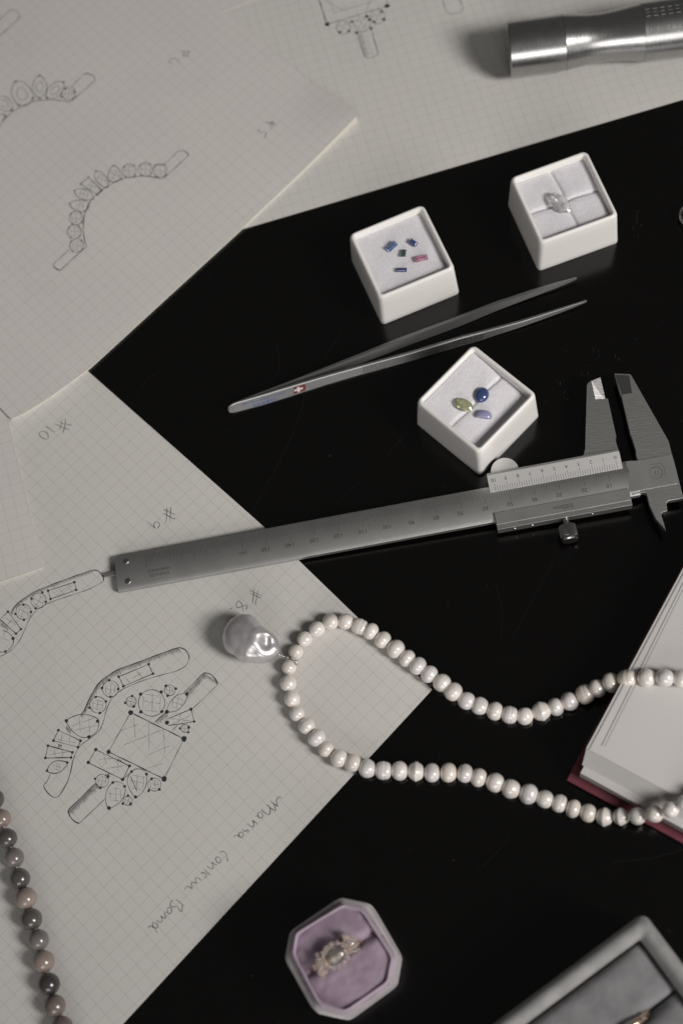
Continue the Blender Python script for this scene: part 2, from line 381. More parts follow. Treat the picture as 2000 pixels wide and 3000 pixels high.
# ---- pencil strokes that follow a sheet
class Pen:
    def __init__(s): s.V = []; s.F = []; s.n = 0
    def stroke(s, sheet, pts, off, sc, w=0.24, smooth=True, wob=0.05, taper=False):
        Wp = [sheet.at(off[0]+x/sc, off[1]+y/sc) for x, y in pts]
        path = smooth_path(Wp, .7) if smooth else sum([smooth_path([Wp[i], Wp[i+1]], 1.5) for i in range(len(Wp)-1)], [])
        s.n += 1; k = len(s.V); z = 0.035+0.0012*(s.n % 25); n = len(path)
        ph = rs.uniform(0, 6); 
        for i, p in enumerate(path):
            t = path[min(i+1, n-1)]-path[max(i-1, 0)]; t = t[:2]/(np.linalg.norm(t[:2])+1e-9)
            ww = w*(0.85+0.25*math.sin(i*.55+ph)+rs.uniform(-.08, .08))
            if taper: ww *= 1-.6*i/max(1, n-1)
            if i == 0 or i == n-1: ww *= .6
            nn = np.array([-t[1], t[0]])*ww/2; j = np.array([math.sin(i*.35+ph), math.cos(i*.3+ph)])*wob*.6
            for sg in (1, -1): s.V.append((p[0]+j[0]+nn[0]*sg, p[1]+j[1]+nn[1]*sg, p[2]+z))
        for i in range(n-1): s.F.append((k+2*i+1, k+2*i+3, k+2*i+2, k+2*i))
    def dot(s, sheet, x, y, off, sc, r=8):
        c = sheet.at(off[0]+x/sc, off[1]+y/sc); R = r/sc*pp(c); s.n += 1; k = len(s.V); z = .05+.0012*(s.n % 20)
        for i in range(10):
            a = i*.6283; q = R*rs.uniform(.85, 1.12); s.V.append((c[0]+math.cos(a)*q, c[1]+math.sin(a)*q, c[2]+z))
        s.F.append(tuple(range(k, k+10)))
    def out(s, name, m, parent, kind=None):
        return mk(name, s.V, s.F, m, parent, kind=kind)
def circ(cx, cy, rx, ry=None, rot=0, n=14):
    ry = ry or rx; o = []
    for i in range(n+1):
        a = 2*math.pi*i/n; x, y = rx*math.cos(a), ry*math.sin(a)
        o.append((cx+x*math.cos(rot)-y*math.sin(rot), cy+x*math.sin(rot)+y*math.cos(rot)))
    return o
def xhatch(pen, sh, cx, cy, r, off, sc, w=.13, n=2, rot=.1):
    for base in (rot, rot+1.45):
        for k in range(-(n//2), n//2+1):
            dd = k*r*.62+rs.uniform(-.08, .08)*r; h = math.sqrt(max(0, (r*.85)**2-dd*dd))
            dx, dy = math.cos(base), math.sin(base); nx_, ny_ = -dy, dx
            h1_, h2_ = h*rs.uniform(.75, 1), h*rs.uniform(.75, 1)
            pen.stroke(sh, [(cx+nx_*dd-dx*h1_, cy+ny_*dd-dy*h1_), (cx+nx_*dd+dx*h2_, cy+ny_*dd+dy*h2_)], off, sc, w)
def shade(pen, sh, A, Bp, off, sc, ln=30, dirv=(0.3, 1), n=None, w=.14, both=False):
    # short soft pencil strokes hanging from the line A..B
    A = np.array(A, float); Bp = np.array(Bp, float); L_ = np.linalg.norm(Bp-A); n = n or int(L_/3.2)
    dv = np.array(dirv, float); dv /= np.linalg.norm(dv)
    for i in range(n):
        p = A+(Bp-A)*(i+rs.uniform(-.3, .3))/n; l = ln*rs.uniform(.45, 1)
        pen.stroke(sh, [tuple(p), tuple(p+dv*l)], off, sc, w, wob=0, taper=True)
o1 = (0, 1600); k1 = 2.24
# contour band drawings -------------------------------------------------
pa, ps = Pen(), Pen()
g = lambda pts, w=.24, sm=True, pen=None, sh=S1, off=o1, sc=k1: (pen or pa).stroke(sh, pts, off, sc, w, sm)
top = [(75, 440), (95, 400), (150, 350), (230, 300), (330, 258), (440, 215), (540, 180), (612, 157)]
g(top, .34); g([(612, 157), (640, 160), (665, 180), (680, 205), (682, 228)], .5)
g([(682, 228), (640, 255), (580, 285), (500, 313), (400, 345), (300, 385), (235, 430), (190, 490), (160, 560), (130, 620), (90, 670), (40, 705), (-20, 735)])
g([(318, 293), (490, 237), (502, 287), (334, 347), (318, 293)], .28, False)
g(circ(255, 358, 50)); g(circ(157, 432, 50)); g([(55, 430), (140, 545)], .24); g([(140, 545), (108, 575)]); g([(2, 482), (108, 575)], .4); g([(2, 482), (55, 430)])
g([(20, 553), (60, 570), (88, 605), (85, 650), (38, 692), (-20, 695)], .3)
for x, y in ((318, 293), (490, 237), (502, 287), (334, 347), (281, 304), (210, 346), (304, 366), (236, 409), (157, 384), (206, 432), (159, 484), (104, 446), (55, 430), (140, 545), (108, 575), (38, 692)): pa.dot(S1, x, y, o1, k1, 9)
pa.dot(S1, 88, 606, o1, k1, 12)
for c in ((255, 358), (157, 432)): xhatch(ps, S1, *c, 48, o1, k1, rot=.5)
for a, b in (((440, 250), (480, 310)), ((470, 250), (400, 300)), ((380, 270), (430, 320)), ((350, 300), (395, 330)), ((40, 470), (110, 520)), ((90, 470), (50, 520)), ((0, 600), (60, 620)), ((30, 560), (30, 610)), ((60, 500), (120, 490))): g([a, b], .13, pen=ps)
for i in range(len(top)-1): shade(ps, S1, top[i], top[i+1], o1, k1, 24, (.35, 1))
shade(ps, S1, (10, 500), (60, 540), o1, k1, 30, (-.2, 1))
d1 = [(530, 1108), (555, 1075), (580, 1020), (610, 960), (650, 900), (710, 850), (790, 805), (900, 765), (1020, 720), (1120, 682), (1180, 665)]
g(d1, .42); g([(1180, 665), (1215, 680), (1240, 715), (1243, 745)], .52)
g([(1243, 745), (1220, 785), (1160, 820), (1080, 840), (980, 870), (880, 905), (790, 950), (730, 1010), (700, 1080), (680, 1150), (650, 1215), (590, 1265), (540, 1300), (505, 1345), (480, 1410), (465, 1480), (445, 1545), (410, 1610), (385, 1643)], .25)
g([(480, 1410), (465, 1480), (445, 1545), (410, 1610), (385, 1643), (357, 1650), (320, 1625), (295, 1590), (288, 1570)], .36); g([(288, 1570), (315, 1535), (335, 1490)], .28)
for i in range(len(d1)-1): shade(ps, S1, d1[i], d1[i+1], o1, k1, 34 if i < 9 else 44, (.4, 1))
g([(781, 857), (977, 775), (1005, 838), (812, 920), (781, 857)], .3, False); g(circ(727, 937, 53)); g(circ(645, 1042, 53))
g([(438, 1147), (480, 1120), (530, 1106), (590, 1110), (645, 1135), (650, 1165), (640, 1210), (612, 1240), (585, 1252), (540, 1255), (490, 1225), (455, 1185), (438, 1147)], .3)
g([(385, 1209), (531, 1277), (514, 1320), (353, 1277), (385, 1209)], .27, False); g([(317, 1310), (477, 1353)], .42); g([(477, 1353), (468, 1388)]); g([(468, 1388), (299, 1391)], .42); g([(299, 1391), (317, 1310)])
g([(312, 1474), (330, 1435), (370, 1410), (445, 1419), (430, 1450), (390, 1485), (345, 1490), (312, 1474)], .3)
for x, y in ((781, 857), (977, 775), (1005, 838), (812, 920), (719, 880), (672, 930), (778, 938), (727, 990), (631, 990), (697, 1020), (590, 1060), (657, 1095), (385, 1209), (531, 1277), (514, 1320), (353, 1277), (317, 1310), (477, 1353), (468, 1388), (299, 1391), (312, 1474), (443, 1420)): pa.dot(S1, x, y, o1, k1, 9.5)
for x, y in ((438, 1147), (642, 1149), (585, 1252)): pa.dot(S1, x, y, o1, k1, 12)
for c, r in (((727, 937), 50), ((645, 1042), 50), ((375, 1448), 34)): xhatch(ps, S1, *c, r, o1, k1, rot=.2)
for a, b in (((520, 1110), (530, 1220)), ((585, 1120), (590, 1225)), ((470, 1180), (620, 1130)), ((490, 1210), (640, 1175)), ((900, 820), (940, 870)), ((930, 830), (870, 870)), ((830, 870), (860, 900)), ((410, 1230), (400, 1290)), ((460, 1250), (455, 1300)), ((380, 1270), (500, 1290)), ((360, 1330), (365, 1380)), ((410, 1340), (415, 1385)), ((320, 1370), (450, 1350))): g([a, b], .13, pen=ps)
shade(ps, S1, (440, 1180), (470, 1215), o1, k1, 35, (-.3, 1)); shade(ps, S1, (385, 1298), (410, 1305), o1, k1, 28, (0, 1), n=12)
pa.out('band_drawing', M['pencil'], S1.o)
# big cluster ring drawing
pb = Pen(); g2 = lambda pts, w=.24, sm=True, pen=None: (pen or pb).stroke(S1, pts, o1, k1, w, sm)
g2([(859, 1092), (1208, 1265)], .4); g2([(1208, 1265), (1078, 1528)], .22); g2([(1078, 1528), (714, 1350)], .4); g2([(714, 1350), (859, 1092)], .22)
for x, y, r in ((859, 1092, 17), (1208, 1265, 20), (1078, 1528, 19), (714, 1350, 15), (924, 973, 12), (1059, 958, 12), (1063, 1087, 12), (926, 1089, 12), (869, 984, 9), (824, 1028, 9), (879, 1053, 10), (1090, 917, 10), (1155, 936, 10), (1102, 982, 10), (1227, 970, 13), (1098, 1088, 14), (1255, 1070, 12), (1275, 1152, 9), (1097, 1160, 15), (1240, 1190, 10), (1182, 1197, 8), (1236, 1222, 8),
                (630, 1335, 12), (851, 1443, 11), (806, 1532, 12), (581, 1421, 12), (626, 1527, 9), (710, 1513, 11), (661, 1586, 9), (742, 1552, 10), (820, 1577, 10), (716, 1720, 13), (865, 1480, 10), (963, 1497, 10), (891, 1646, 12), (997, 1527, 10), (977, 1605, 10), (1047, 1597, 10), (842, 1638, 9), (808, 1690, 9), (858, 1693, 11)): pb.dot(S1, x, y, o1, k1, r)
g2(circ(997, 1030, 87)); g2(circ(863, 1020, 33)); g2(circ(1115, 947, 35)); g2(circ(1215, 1197, 27)); g2(circ(672, 1540, 43)); g2(circ(1015, 1565, 43)); g2(circ(840, 1672, 30))
g2([(1227, 970), (1225, 1000), (1200, 1045), (1160, 1080), (1098, 1088), (1105, 1050), (1130, 1010), (1170, 975), (1227, 970)])
g2([(1205, 965), (1340, 830)], .32); g2([(1340, 830), (1385, 842), (1415, 875), (1430, 908)], .5); g2([(1430, 908), (1265, 1068)], .2)
g2([(1097, 1137), (1255, 1070), (1275, 1152), (1105, 1178)], .3, False); g2([(1015, 1158), (1090, 1088)], .3); g2([(1130, 1212), (1165, 1175)], .28)
g2([(630, 1335), (851, 1443), (806, 1532), (581, 1421), (630, 1335)], .32, False)
g2([(742, 1552), (790, 1550), (820, 1577), (822, 1620), (790, 1680), (716, 1720), (695, 1660), (705, 1600), (742, 1552)])
g2([(865, 1480), (900, 1462), (945, 1470), (963, 1497), (965, 1550), (940, 1610), (891, 1646), (850, 1590), (838, 1530), (865, 1480)])
g2([(448, 1733), (630, 1555)], .32); g2([(448, 1733), (460, 1770), (490, 1805), (523, 1820)], .55); g2([(523, 1820), (690, 1660)], .22)
g2([(806, 1532), (850, 1490)], .2); g2([(860, 1510), (900, 1610)], .22)
for c, r, rot in (((997, 1030), 84, .15), ((863, 1020), 31, .2), ((1115, 947), 33, .25), ((1215, 1197), 25, .1), ((672, 1540), 40, .2), ((1015, 1565), 40, .1), ((840, 1672), 28, .5), ((1165, 1030), 52, .3), ((760, 1630), 62, .1), ((905, 1550), 70, .2)): xhatch(ps, S1, *c, r, o1, k1, rot=rot)
for a, b in (((880, 1125), (890, 1265)), ((978, 1150), (980, 1340)), ((1073, 1195), (1083, 1360)), ((790, 1213), (905, 1170)), ((815, 1305), (1070, 1205)), ((975, 1370), (1115, 1310)), ((960, 1460), (1070, 1425)), ((1130, 1170), (1250, 1110)), ((1120, 1130), (1265, 1150)), ((1190, 1100), (1170, 1160)), ((680, 1360), (700, 1430)), ((770, 1400), (780, 1480)), ((650, 1400), (800, 1390)), ((700, 1460), (830, 1440))): g2([a, b], .13, pen=ps)
shade(ps, S1, (448, 1735), (635, 1553), o1, k1, 52, (.62, .78)); shade(ps, S1, (452, 1735), (600, 1590), o1, k1, 30, (.62, .78))
shade(ps, S1, (1215, 968), (1340, 835), o1, k1, 45, (.45, .9)); shade(ps, S1, (1340, 832), (1425, 890), o1, k1, 26, (-.25, 1)); shade(ps, S1, (1025, 1150), (1095, 1090), o1, k1, 38, (.5, .9)); shade(ps, S1, (775, 1395), (800, 1405), o1, k1, 18, (-.2, 1), n=10)
shade(ps, S1, (690, 1500), (720, 1490), o1, k1, 22, (0, 1), n=12)
pb.out('ring_drawing', M['pencil'], S1.o); ps.out('pencil_shading', M['pencil_l'], S1.o)
# handwriting
ph = None
def wr(sheet, strokes, off, sc, w=.26, pen=None, name='handwriting', dot=None):
    own = pen is None; pen = pen or Pen()
    for s_ in strokes: pen.stroke(sheet, s_, off, sc, w, True, wob=.01)
    if dot: pen.dot(sheet, *dot, off, sc, 22)
    if own: pen.out(name, M['pencil_m'], sheet.o)
wr(S1, [[(930, 295), (905, 470), (880, 570), (825, 660)], [(1030, 265), (1035, 420), (990, 640), (950, 795)], [(845, 405), (960, 455), (1240, 515)], [(700, 475), (870, 550), (1010, 620), (1145, 655)], [(395, 550), (530, 640), (690, 745)],
        [(450, 970), (475, 880), (450, 800), (400, 740), (300, 710), (220, 730), (180, 790), (200, 860), (260, 920), (330, 950), (450, 970)]], (100, 1200), 11.2, .3)
wr(S1, [[(900, 315), (885, 450), (880, 600), (850, 830)], [(1015, 310), (1012, 480), (975, 765)], [(790, 375), (830, 385), (1000, 465), (1130, 520), (1185, 525)], [(755, 490), (870, 540), (1010, 620), (1110, 675), (1150, 660), (1140, 645)], [(235, 750), (370, 870), (510, 990)],
        [(500, 985), (465, 900), (470, 830), (520, 785), (570, 775), (630, 800), (650, 860), (630, 920), (590, 975), (555, 1000)]], (410, 1460), 11.2, .3)
wr(S1, [[(950, 150), (930, 350), (895, 640)], [(1070, 225), (1035, 430), (985, 710)], [(810, 225), (940, 285), (1060, 345), (1205, 400)], [(805, 305), (930, 370), (1040, 425), (1170, 462)],
        [(570, 910), (570, 750), (540, 670), (480, 595), (430, 565), (400, 590), (370, 680), (370, 760), (410, 795), (480, 775), (560, 740), (640, 710), (700, 710), (720, 730), (700, 790), (690, 825), (660, 825)]], (660, 1710), 11.2, .28, dot=(190, 820))
wr(S1, [[(1410, 290), (1390, 250), (1350, 240), (1290, 300), (1270, 400), (1320, 520)], [(1320, 520), (1180, 430), (1105, 355)], [(1105, 355), (1200, 460), (1240, 560), (1245, 650)], [(1245, 650), (1100, 560), (985, 455)], [(985, 455), (1070, 540), (1095, 640), (1080, 730), (1040, 755)], [(1040, 755), (950, 710), (835, 595)],
        [(860, 840), (880, 770), (840, 690), (790, 670), (745, 720), (750, 790), (790, 850), (860, 845)], [(770, 820), (730, 790), (670, 795)], [(735, 1045), (680, 980), (570, 910)], [(570, 910), (620, 980), (625, 1060), (600, 1110)], [(600, 1110), (510, 1070), (425, 1010)],
        [(440, 1285), (475, 1230), (460, 1190), (400, 1220), (350, 1230), (310, 1200), (310, 1150)], [(310, 1380), (325, 1300), (270, 1250), (215, 1270), (195, 1330), (220, 1390), (260, 1410), (310, 1380)], [(210, 1390), (150, 1345), (90, 1350), (50, 1420)]], (680, 2310), 9.8, .3)
wr(S1, [[(1060, 160), (1130, 135), (1190, 150), (1240, 250), (1270, 340), (1250, 400)], [(1080, 420), (1075, 340), (1020, 290), (960, 290), (940, 350), (980, 420), (1040, 445), (1080, 420)], [(985, 505), (900, 470), (820, 415)], [(820, 415), (865, 480), (870, 570), (840, 605)], [(840, 605), (770, 580), (705, 520)],
        [(800, 785), (710, 690), (620, 610)], [(640, 855), (690, 820), (690, 760), (640, 710), (590, 705), (550, 740)], [(555, 920), (490, 860), (430, 835)], [(430, 835), (390, 880), (410, 940), (440, 1000)], [(440, 1000), (370, 980), (300, 960)], [(300, 960), (275, 1010), (310, 1080), (295, 1140)], [(295, 1140), (220, 1090), (160, 1075), (125, 1120), (105, 1170)]], (530, 2480), 9.22, .3)
wr(S1, [[(1210, 500), (1150, 470), (1070, 390), (970, 330)], [(1140, 470), (1145, 560), (1130, 640), (1090, 645), (1040, 570), (1000, 500)], [(1000, 500), (920, 525), (850, 510), (820, 450), (850, 370), (910, 340)], [(800, 725), (860, 660), (860, 590), (810, 535), (760, 560), (750, 620), (770, 690), (800, 725)],
        [(790, 710), (740, 670), (680, 665)], [(680, 665), (670, 720), (700, 790), (690, 845)], [(690, 845), (630, 810), (555, 770)], [(555, 770), (600, 830), (600, 900), (570, 950)], [(570, 950), (510, 920), (450, 880)], [(480, 1080), (490, 1020), (430, 960), (370, 945), (340, 990), (360, 1050), (400, 1095), (450, 1100), (480, 1080)],
        [(475, 1230), (420, 1130), (370, 1080), (310, 1050), (255, 1050), (230, 1110)]], (410, 2600), 9.22, .3)
# tiara drawings on the upper left sheet
pt, pl = Pen(), Pen(); o2 = (0, 0)
q = lambda pts, w=.22, sm=True, pen=None: (pen or pt).stroke(S2, pts, o2, k1, w*1.35, sm)
for dx in (0,):
    q([(570, 1617), (553, 1560), (548, 1480), (560, 1400), (590, 1330), (640, 1270), (710, 1220), (800, 1175), (890, 1160), (980, 1158), (1065, 1175)], .3)
    q([(1070, 1175), (1237, 1022)], .26); q([(1237, 1022), (1225, 1000), (1195, 988), (1165, 995)], .34); q([(1165, 995), (1080, 1075), (1010, 1078)], .2)
    q([(570, 1617), (397, 1775)], .26); q([(397, 1775), (365, 1760), (348, 1735)], .34); q([(348, 1735), (460, 1635)], .22)
    for c in ((505, 1612), (490, 1522), (502, 1432), (850, 1122), (955, 1113), (1052, 1120)):
        q(circ(*c, 45)); xhatch(pl, S2, *c, 43, o2, k1, w=.15, rot=.15)
        for a in (.6, 2.2, 3.8, 5.4): pt.dot(S2, c[0]+45*math.cos(a), c[1]+45*math.sin(a), o2, k1, 6)
    q([(460, 1337), (510, 1315), (560, 1318), (585, 1345), (570, 1380), (520, 1388), (480, 1370), (460, 1337)])
    q([(490, 1252), (540, 1238), (590, 1255), (613, 1303), (560, 1312), (515, 1295), (490, 1252)]); q([(583, 1163), (670, 1250), (642, 1280), (530, 1207), (583, 1163)], .24, False)
    q([(632, 1122), (680, 1140), (708, 1180), (705, 1230), (660, 1215), (625, 1170), (632, 1122)]); q([(748, 1087), (785, 1115), (800, 1160), (770, 1192), (728, 1190), (710, 1160), (720, 1120), (748, 1087)])
    for c, r in (((525, 1352), 36), ((552, 1275), 40), ((605, 1220), 36), ((668, 1176), 42), ((755, 1145), 42)): xhatch(pl, S2, *c, r, o2, k1, w=.15, rot=.4)
    for x, y in ((460, 1337), (583, 1340), (490, 1252), (613, 1303), (583, 1163), (530, 1207), (642, 1280), (670, 1250), (632, 1122), (705, 1230), (748, 1087), (725, 1190), (793, 1178), (555, 1387)): pt.dot(S2, x, y, o2, k1, 6)
    pt.out('tiara_drawing', M['pencil'], S2.o); pl.out('pencil_shading', M['pencil_l'], S2.o); pt, pl = Pen(), Pen(); q = lambda pts, w=.22, sm=True, pen=None: (pen or pt).stroke(S2, pts, o2, k1, w*1.35, sm)
    q([(-30, 860), (0, 825), (50, 765), (130, 705), (230, 665), (330, 655), (400, 660), (460, 672)], .28); q([(460, 672), (630, 522)], .26); q([(630, 522), (610, 495), (570, 482), (548, 492)], .34); q([(548, 492), (468, 570)], .22)
    q(circ(452, 613, 45)); xhatch(pl, S2, 452, 613, 43, o2, k1, w=.15, rot=.2)
    for sc_ in (1, .5):
        def sh_(pts, cx, cy): q([(cx+(x-cx)*sc_, cy+(y-cy)*sc_) for x, y in pts], .22 if sc_ == 1 else .16)
        sh_([(418, 540), (360, 545), (315, 590), (308, 643), (370, 640), (410, 600), (418, 540)], 365, 592)
        sh_([(260, 497), (300, 530), (308, 590), (262, 645), (222, 600), (222, 540), (260, 497)], 262, 572)
        sh_([(105, 537), (160, 540), (205, 590), (218, 645), (180, 690), (125, 690), (85, 640), (78, 590), (105, 537)], 148, 617)
        sh_([(-20, 640), (20, 630), (60, 650), (85, 700), (60, 730), (10, 720), (-20, 700)], 35, 680)
    for x, y in ((418, 540), (310, 643), (260, 497), (262, 645), (105, 537), (125, 690), (218, 645), (80, 724), (37, 760), (490, 605), (405, 635), (432, 583), (480, 650)): pt.dot(S2, x, y, o2, k1, 8)
    q([(-10, 770), (20, 745), (35, 765), (10, 800)], .2)
    pt.out('tiara_drawing', M['pencil'], S2.o); pt = Pen()
    q([(-60, 185), (60, 75), (100, 68), (130, 95), (120, 125), (0, 235), (-40, 270)], .24)
wr(S2, [[(215, 90), (345, 100)], [(225, 128), (270, 142), (325, 147)], [(262, 75), (255, 158)], [(315, 75), (300, 160)], [(210, 250), (185, 205), (130, 180), (75, 200), (65, 235), (95, 245), (110, 215)]], (480, 130), 4.356, .26)
wr(S2, [[(1295, 990), (1430, 1045)], [(1340, 985), (1440, 1022)], [(1400, 965), (1370, 1090)], [(1375, 985), (1345, 1060)], [(1235, 1085), (1200, 1100), (1215, 1130), (1270, 1115), (1310, 1125), (1300, 1160), (1285, 1200)]], (480, 130), 4.356, .26)
pt.out('band_drawing', M['pencil'], S2.o); pl.out('pencil_shading', M['pencil_l'], S2.o)
pc, pcl = Pen(), Pen(); o3 = (600, 0)
c = lambda pts, w=.24, sm=True, pen=None: (pen or pc).stroke(S3, pts, o3, k1, w, sm)
c([(740, -30), (800, 160)], .4); c([(800, 160), (1195, 40)], .3); c([(1180, -30), (1200, 40)], .24); c([(780, 0), (915, 70)], .16); c([(820, 30), (845, 85), (1120, 5)], .18, False); c([(1090, -10), (1050, 80)], .15)
c(circ(908, 180, 45)); c(circ(1135, 108, 48)); c([(965, 142), (1000, 195), (1050, 205), (1085, 165), (1075, 110)], .24); c([(995, 215), (1050, 375), (1090, 382), (1138, 355), (1090, 190)], .3, False)
for x, y, r in ((803, 160, 17), (1195, 40, 17), (885, 213, 11), (945, 205, 10), (965, 142, 11), (1062, 107, 12), (1175, 128, 11), (1110, 145, 10), (1160, 75, 10), (995, 215, 11), (1090, 187, 11), (1080, 130, 11)): pc.dot(S3, x, y, o3, k1, r)
xhatch(pcl, S3, 908, 180, 42, o3, k1, rot=.6); xhatch(pcl, S3, 1135, 108, 44, o3, k1, rot=.6); xhatch(pcl, S3, 1025, 150, 55, o3, k1, rot=.6)
shade(pcl, S3, (1000, 215), (1050, 365), o3, k1, 42, (1, -.2)); pc.out('ring_drawing', M['pencil'], S3.o); pc = Pen(); c([(1552, -20), (1587, 80), (1640, 88), (1690, 65), (1670, -10)], .28)
pc.out('band_drawing', M['pencil_m'], S3.o); pcl.out('pencil_shading', M['pencil_l'], S3.o)

# ------------------------------------------------------------------ gem boxes
def sqring(half, rad, n=6):
    o = []
    for k, (sx, sy) in enumerate(((1, 1), (-1, 1), (-1, -1), (1, -1))):
        for i in range(n+1):
            a = (k*90+90*i/n)*math.pi/180; o.append((sx*(half-rad)+rad*math.cos(a), sy*(half-rad)+rad*math.sin(a)))
    return o
def loft(fr, rings, close_bottom=True, close_top=False):
    n = len(rings[0][0]); V = [fr.W(x, y, z) for pts, z in rings for x, y in pts]; F = []
    for j in range(len(rings)-1):
        for k in range(n): F.append((j*n+k, j*n+(k+1) % n, (j+1)*n+(k+1) % n, (j+1)*n+k))
    if close_bottom: F.append(tuple(range(n))[::-1])
    if close_top: F.append(tuple(range((len(rings)-1)*n, len(rings)*n)))
    return V, F
FOAM = 18.6
def gem_box(label, corners, seams, tilt=0.0):
    Q = [P(*q_, 21.5) for q_ in corners]; cen = sum(Q)/4; cen[2] = 0
    ex = (Q[1]-Q[0])+(Q[2]-Q[3]); ex[2] = 0
    half = np.mean([np.linalg.norm(Q[i]-Q[(i+1) % 4]) for i in range(4)])/2
    fr = Frame(cen, ex); o = thing('gem_box', label, 'gem box', cen, 'white gem display boxes')
    prof = [(half+.75, .2, 1.6), (half+.95, .7, 1.8), (half+.85, 3, 2), (half+.3, 15, 2.2), (half+.1, 19.8, 2.4), (half-.12, 20.7, 2.4), (half-.5, 21.3, 2.3), (half-1.0, 21.5, 2.0), (half-1.5, 21.3, 1.6), (half-1.9, 20.8, 1.1), (half-2.1, 20.0, .8), (half-2.3, 16.5, .6)]
    V, F = loft(fr, [(sqring(h_, r_), z_) for h_, z_, r_ in prof], True, True)
    mk('box_body', V, F, M['white'], o, autosm=50)
    n = 61; hh = half-2.32; V = []; F = []; ph_ = rs.uniform(0, 6)
    for j in range(n):
        for i in range(n):
            x, y = -hh+2*hh*i/(n-1), -hh+2*hh*j/(n-1)
            z = FOAM-0.45*(max(abs(x), abs(y))/hh)**8+0.12*math.sin(x/3.1+ph_)*math.cos(y/2.7)+rs.uniform(-.025, .025)+tilt*y-(.9*tilt/.09*math.exp(-((y+hh)/4.5)**2) if tilt else 0)
            for ax, pos, dep in seams:
                dd = (x if ax == 0 else y)-pos-0.25*math.sin((y if ax == 0 else x)/3)
                z -= dep*math.exp(-(dd/.55)**2)+dep*.35*math.exp(-(dd/2.2)**2)
            V.append(fr.W(x, y, z))
    for j in range(n-1):
        for i in range(n-1): a = j*n+i; F.append((a, a+1, a+n+1, a+n))
    mk('felt_insert', V, F, M['foam'], o, smooth=True)
    return fr
bx1 = gem_box('open white box holding five small baguette sapphires, above the tweezers', [(1014.5, 690), (1238, 597), (1337, 781.5), (1110.6, 873)], [])
bx2 = gem_box('open white box holding one large clear diamond, at upper right', [(1487, 524.6), (1720, 439), (1815, 626.6), (1578, 711)], [(0, .5, .9), (1, -.6, .9)])
bx3 = gem_box('open white box turned on its corner with green, blue and lavender stones', [(1212.8, 1181.5), (1381.5, 1008), (1577, 1150.7), (1404, 1325)], [(1, 0, .7)], .09)
def pdir(u, v, ang, z):           # world direction of an image angle (degrees, counter-clockwise from right)
    a = math.radians(ang); return P(u+10*math.cos(a), v-10*math.sin(a), z)-P(u, v, z)
def gem_obj(name, label, cat, u, v, ang, rings, m, z=FOAM, group=None, tilt=(0, 0), smooth=False):
    # rings: list of (list of xy, z) bottom to top; first/last are closed
    c_ = P(u, v, z+.8); c_[2] = z+.02; fr = Frame((0, 0, 0), pdir(u, v, ang, z))
    R = Matrix.Rotation(tilt[0], 3, 'X') @ Matrix.Rotation(tilt[1], 3, 'Y')
    V, F = loft(fr, rings, True, True)
    V = [np.array(R @ Vector(p))+c_ for p in V]
    zmin = min(p[2] for p in V); V = [p+np.array([0, 0, z-.1-zmin]) for p in V]
    return mk(name, V, F, m, origin=c_, label=label, cat=cat, group=group, smooth=smooth)
def rect(l, w, c_=0.0):
    l /= 2; w /= 2; return [(l, w-c_), (l-c_, w), (-l+c_, w), (-l, w-c_), (-l, -w+c_), (-l+c_, -w), (l-c_, -w), (l, -w+c_)]
def bag(l, w, h): return [(rect(l*.3, w*.12, .02), 0), (rect(l*.72, w*.55, .02), h*.35), (rect(l, w, .03), h*.62), (rect(l, w, .03), h*.7), (rect(l*.86, w*.76, .03), h*.88), (rect(l*.72, w*.52, .03), h)]
BG = 'loose baguette sapphires in the box'
c1 = lambda x, y: (980+x/3.92, 580+y/3.92)
gem_obj('baguette_gem', 'pale blue baguette stone at the left of the five, slanting up', 'gemstone', *c1(652, 558), 43, bag(4.9, 2.7, 2), M['g_blue'], group=BG, tilt=(.1, .12))
gem_obj('baguette_gem', 'dark indigo baguette nearest the upper wall with one bright end', 'gemstone', *c1(905, 512), -32, bag(3.9, 2.2, 1.9), M['g_indigo'], group=BG, tilt=(.2, -.15))
gem_obj('baguette_gem', 'dark green baguette standing upright in the middle of the five', 'gemstone', *c1(790, 642), 83, bag(3.7, 2.0, 1.8), M['g_green'], group=BG, tilt=(-.15, .05))
gem_obj('baguette_gem', 'pink baguette stone at the right of the five', 'gemstone', *c1(992, 695), 14, bag(5.3, 2.5, 2), M['g_pink'], group=BG, tilt=(.12, .08))
gem_obj('baguette_gem', 'navy baguette stone lying level, nearest the lower wall', 'gemstone', *c1(768, 828), 1, bag(4.3, 1.9, 1.8), M['g_navy'], group=BG, tilt=(.05, 0))
def oval(a, b, n=16, ph_=0.0, pw=1.0, jag=0): return [(a*math.copysign(abs(math.cos(t))**pw, math.cos(t)), b*math.copysign(abs(math.sin(t))**pw, math.sin(t))) for t in [2*math.pi*(i+ph_)/n for i in range(n)]]
def brill(a, b, h, n=16): return [(oval(a*.06, b*.06, n), 0), (oval(a*.5, b*.5, n, .5), h*.3), (oval(a*.85, b*.85, n), h*.52), (oval(a, b, n, .5), h*.64), (oval(a, b, n, .5), h*.68), (oval(a*.84, b*.84, n), h*.83), (oval(a*.62, b*.62, n, .5), h*.97), (oval(a*.5, b*.5, n), h)]
gem_obj('oval_diamond', 'large clear oval diamond lying on the cross seam of the felt', 'gemstone', 1460+700/3.92, 420+695/3.92, -41, brill(5.9, 3.3, 3.4, 18), M['diamond'], tilt=(.08, -.05))
c3 = lambda x, y: (1190+x/3.733, 990+y/3.733)
gem_obj('oval_gem', 'lime green faceted oval stone at the left of the three', 'gemstone', *c3(625, 737), -26, brill(3.9, 2.5, 2.6, 16), M['g_lime'], tilt=(.1, .1))
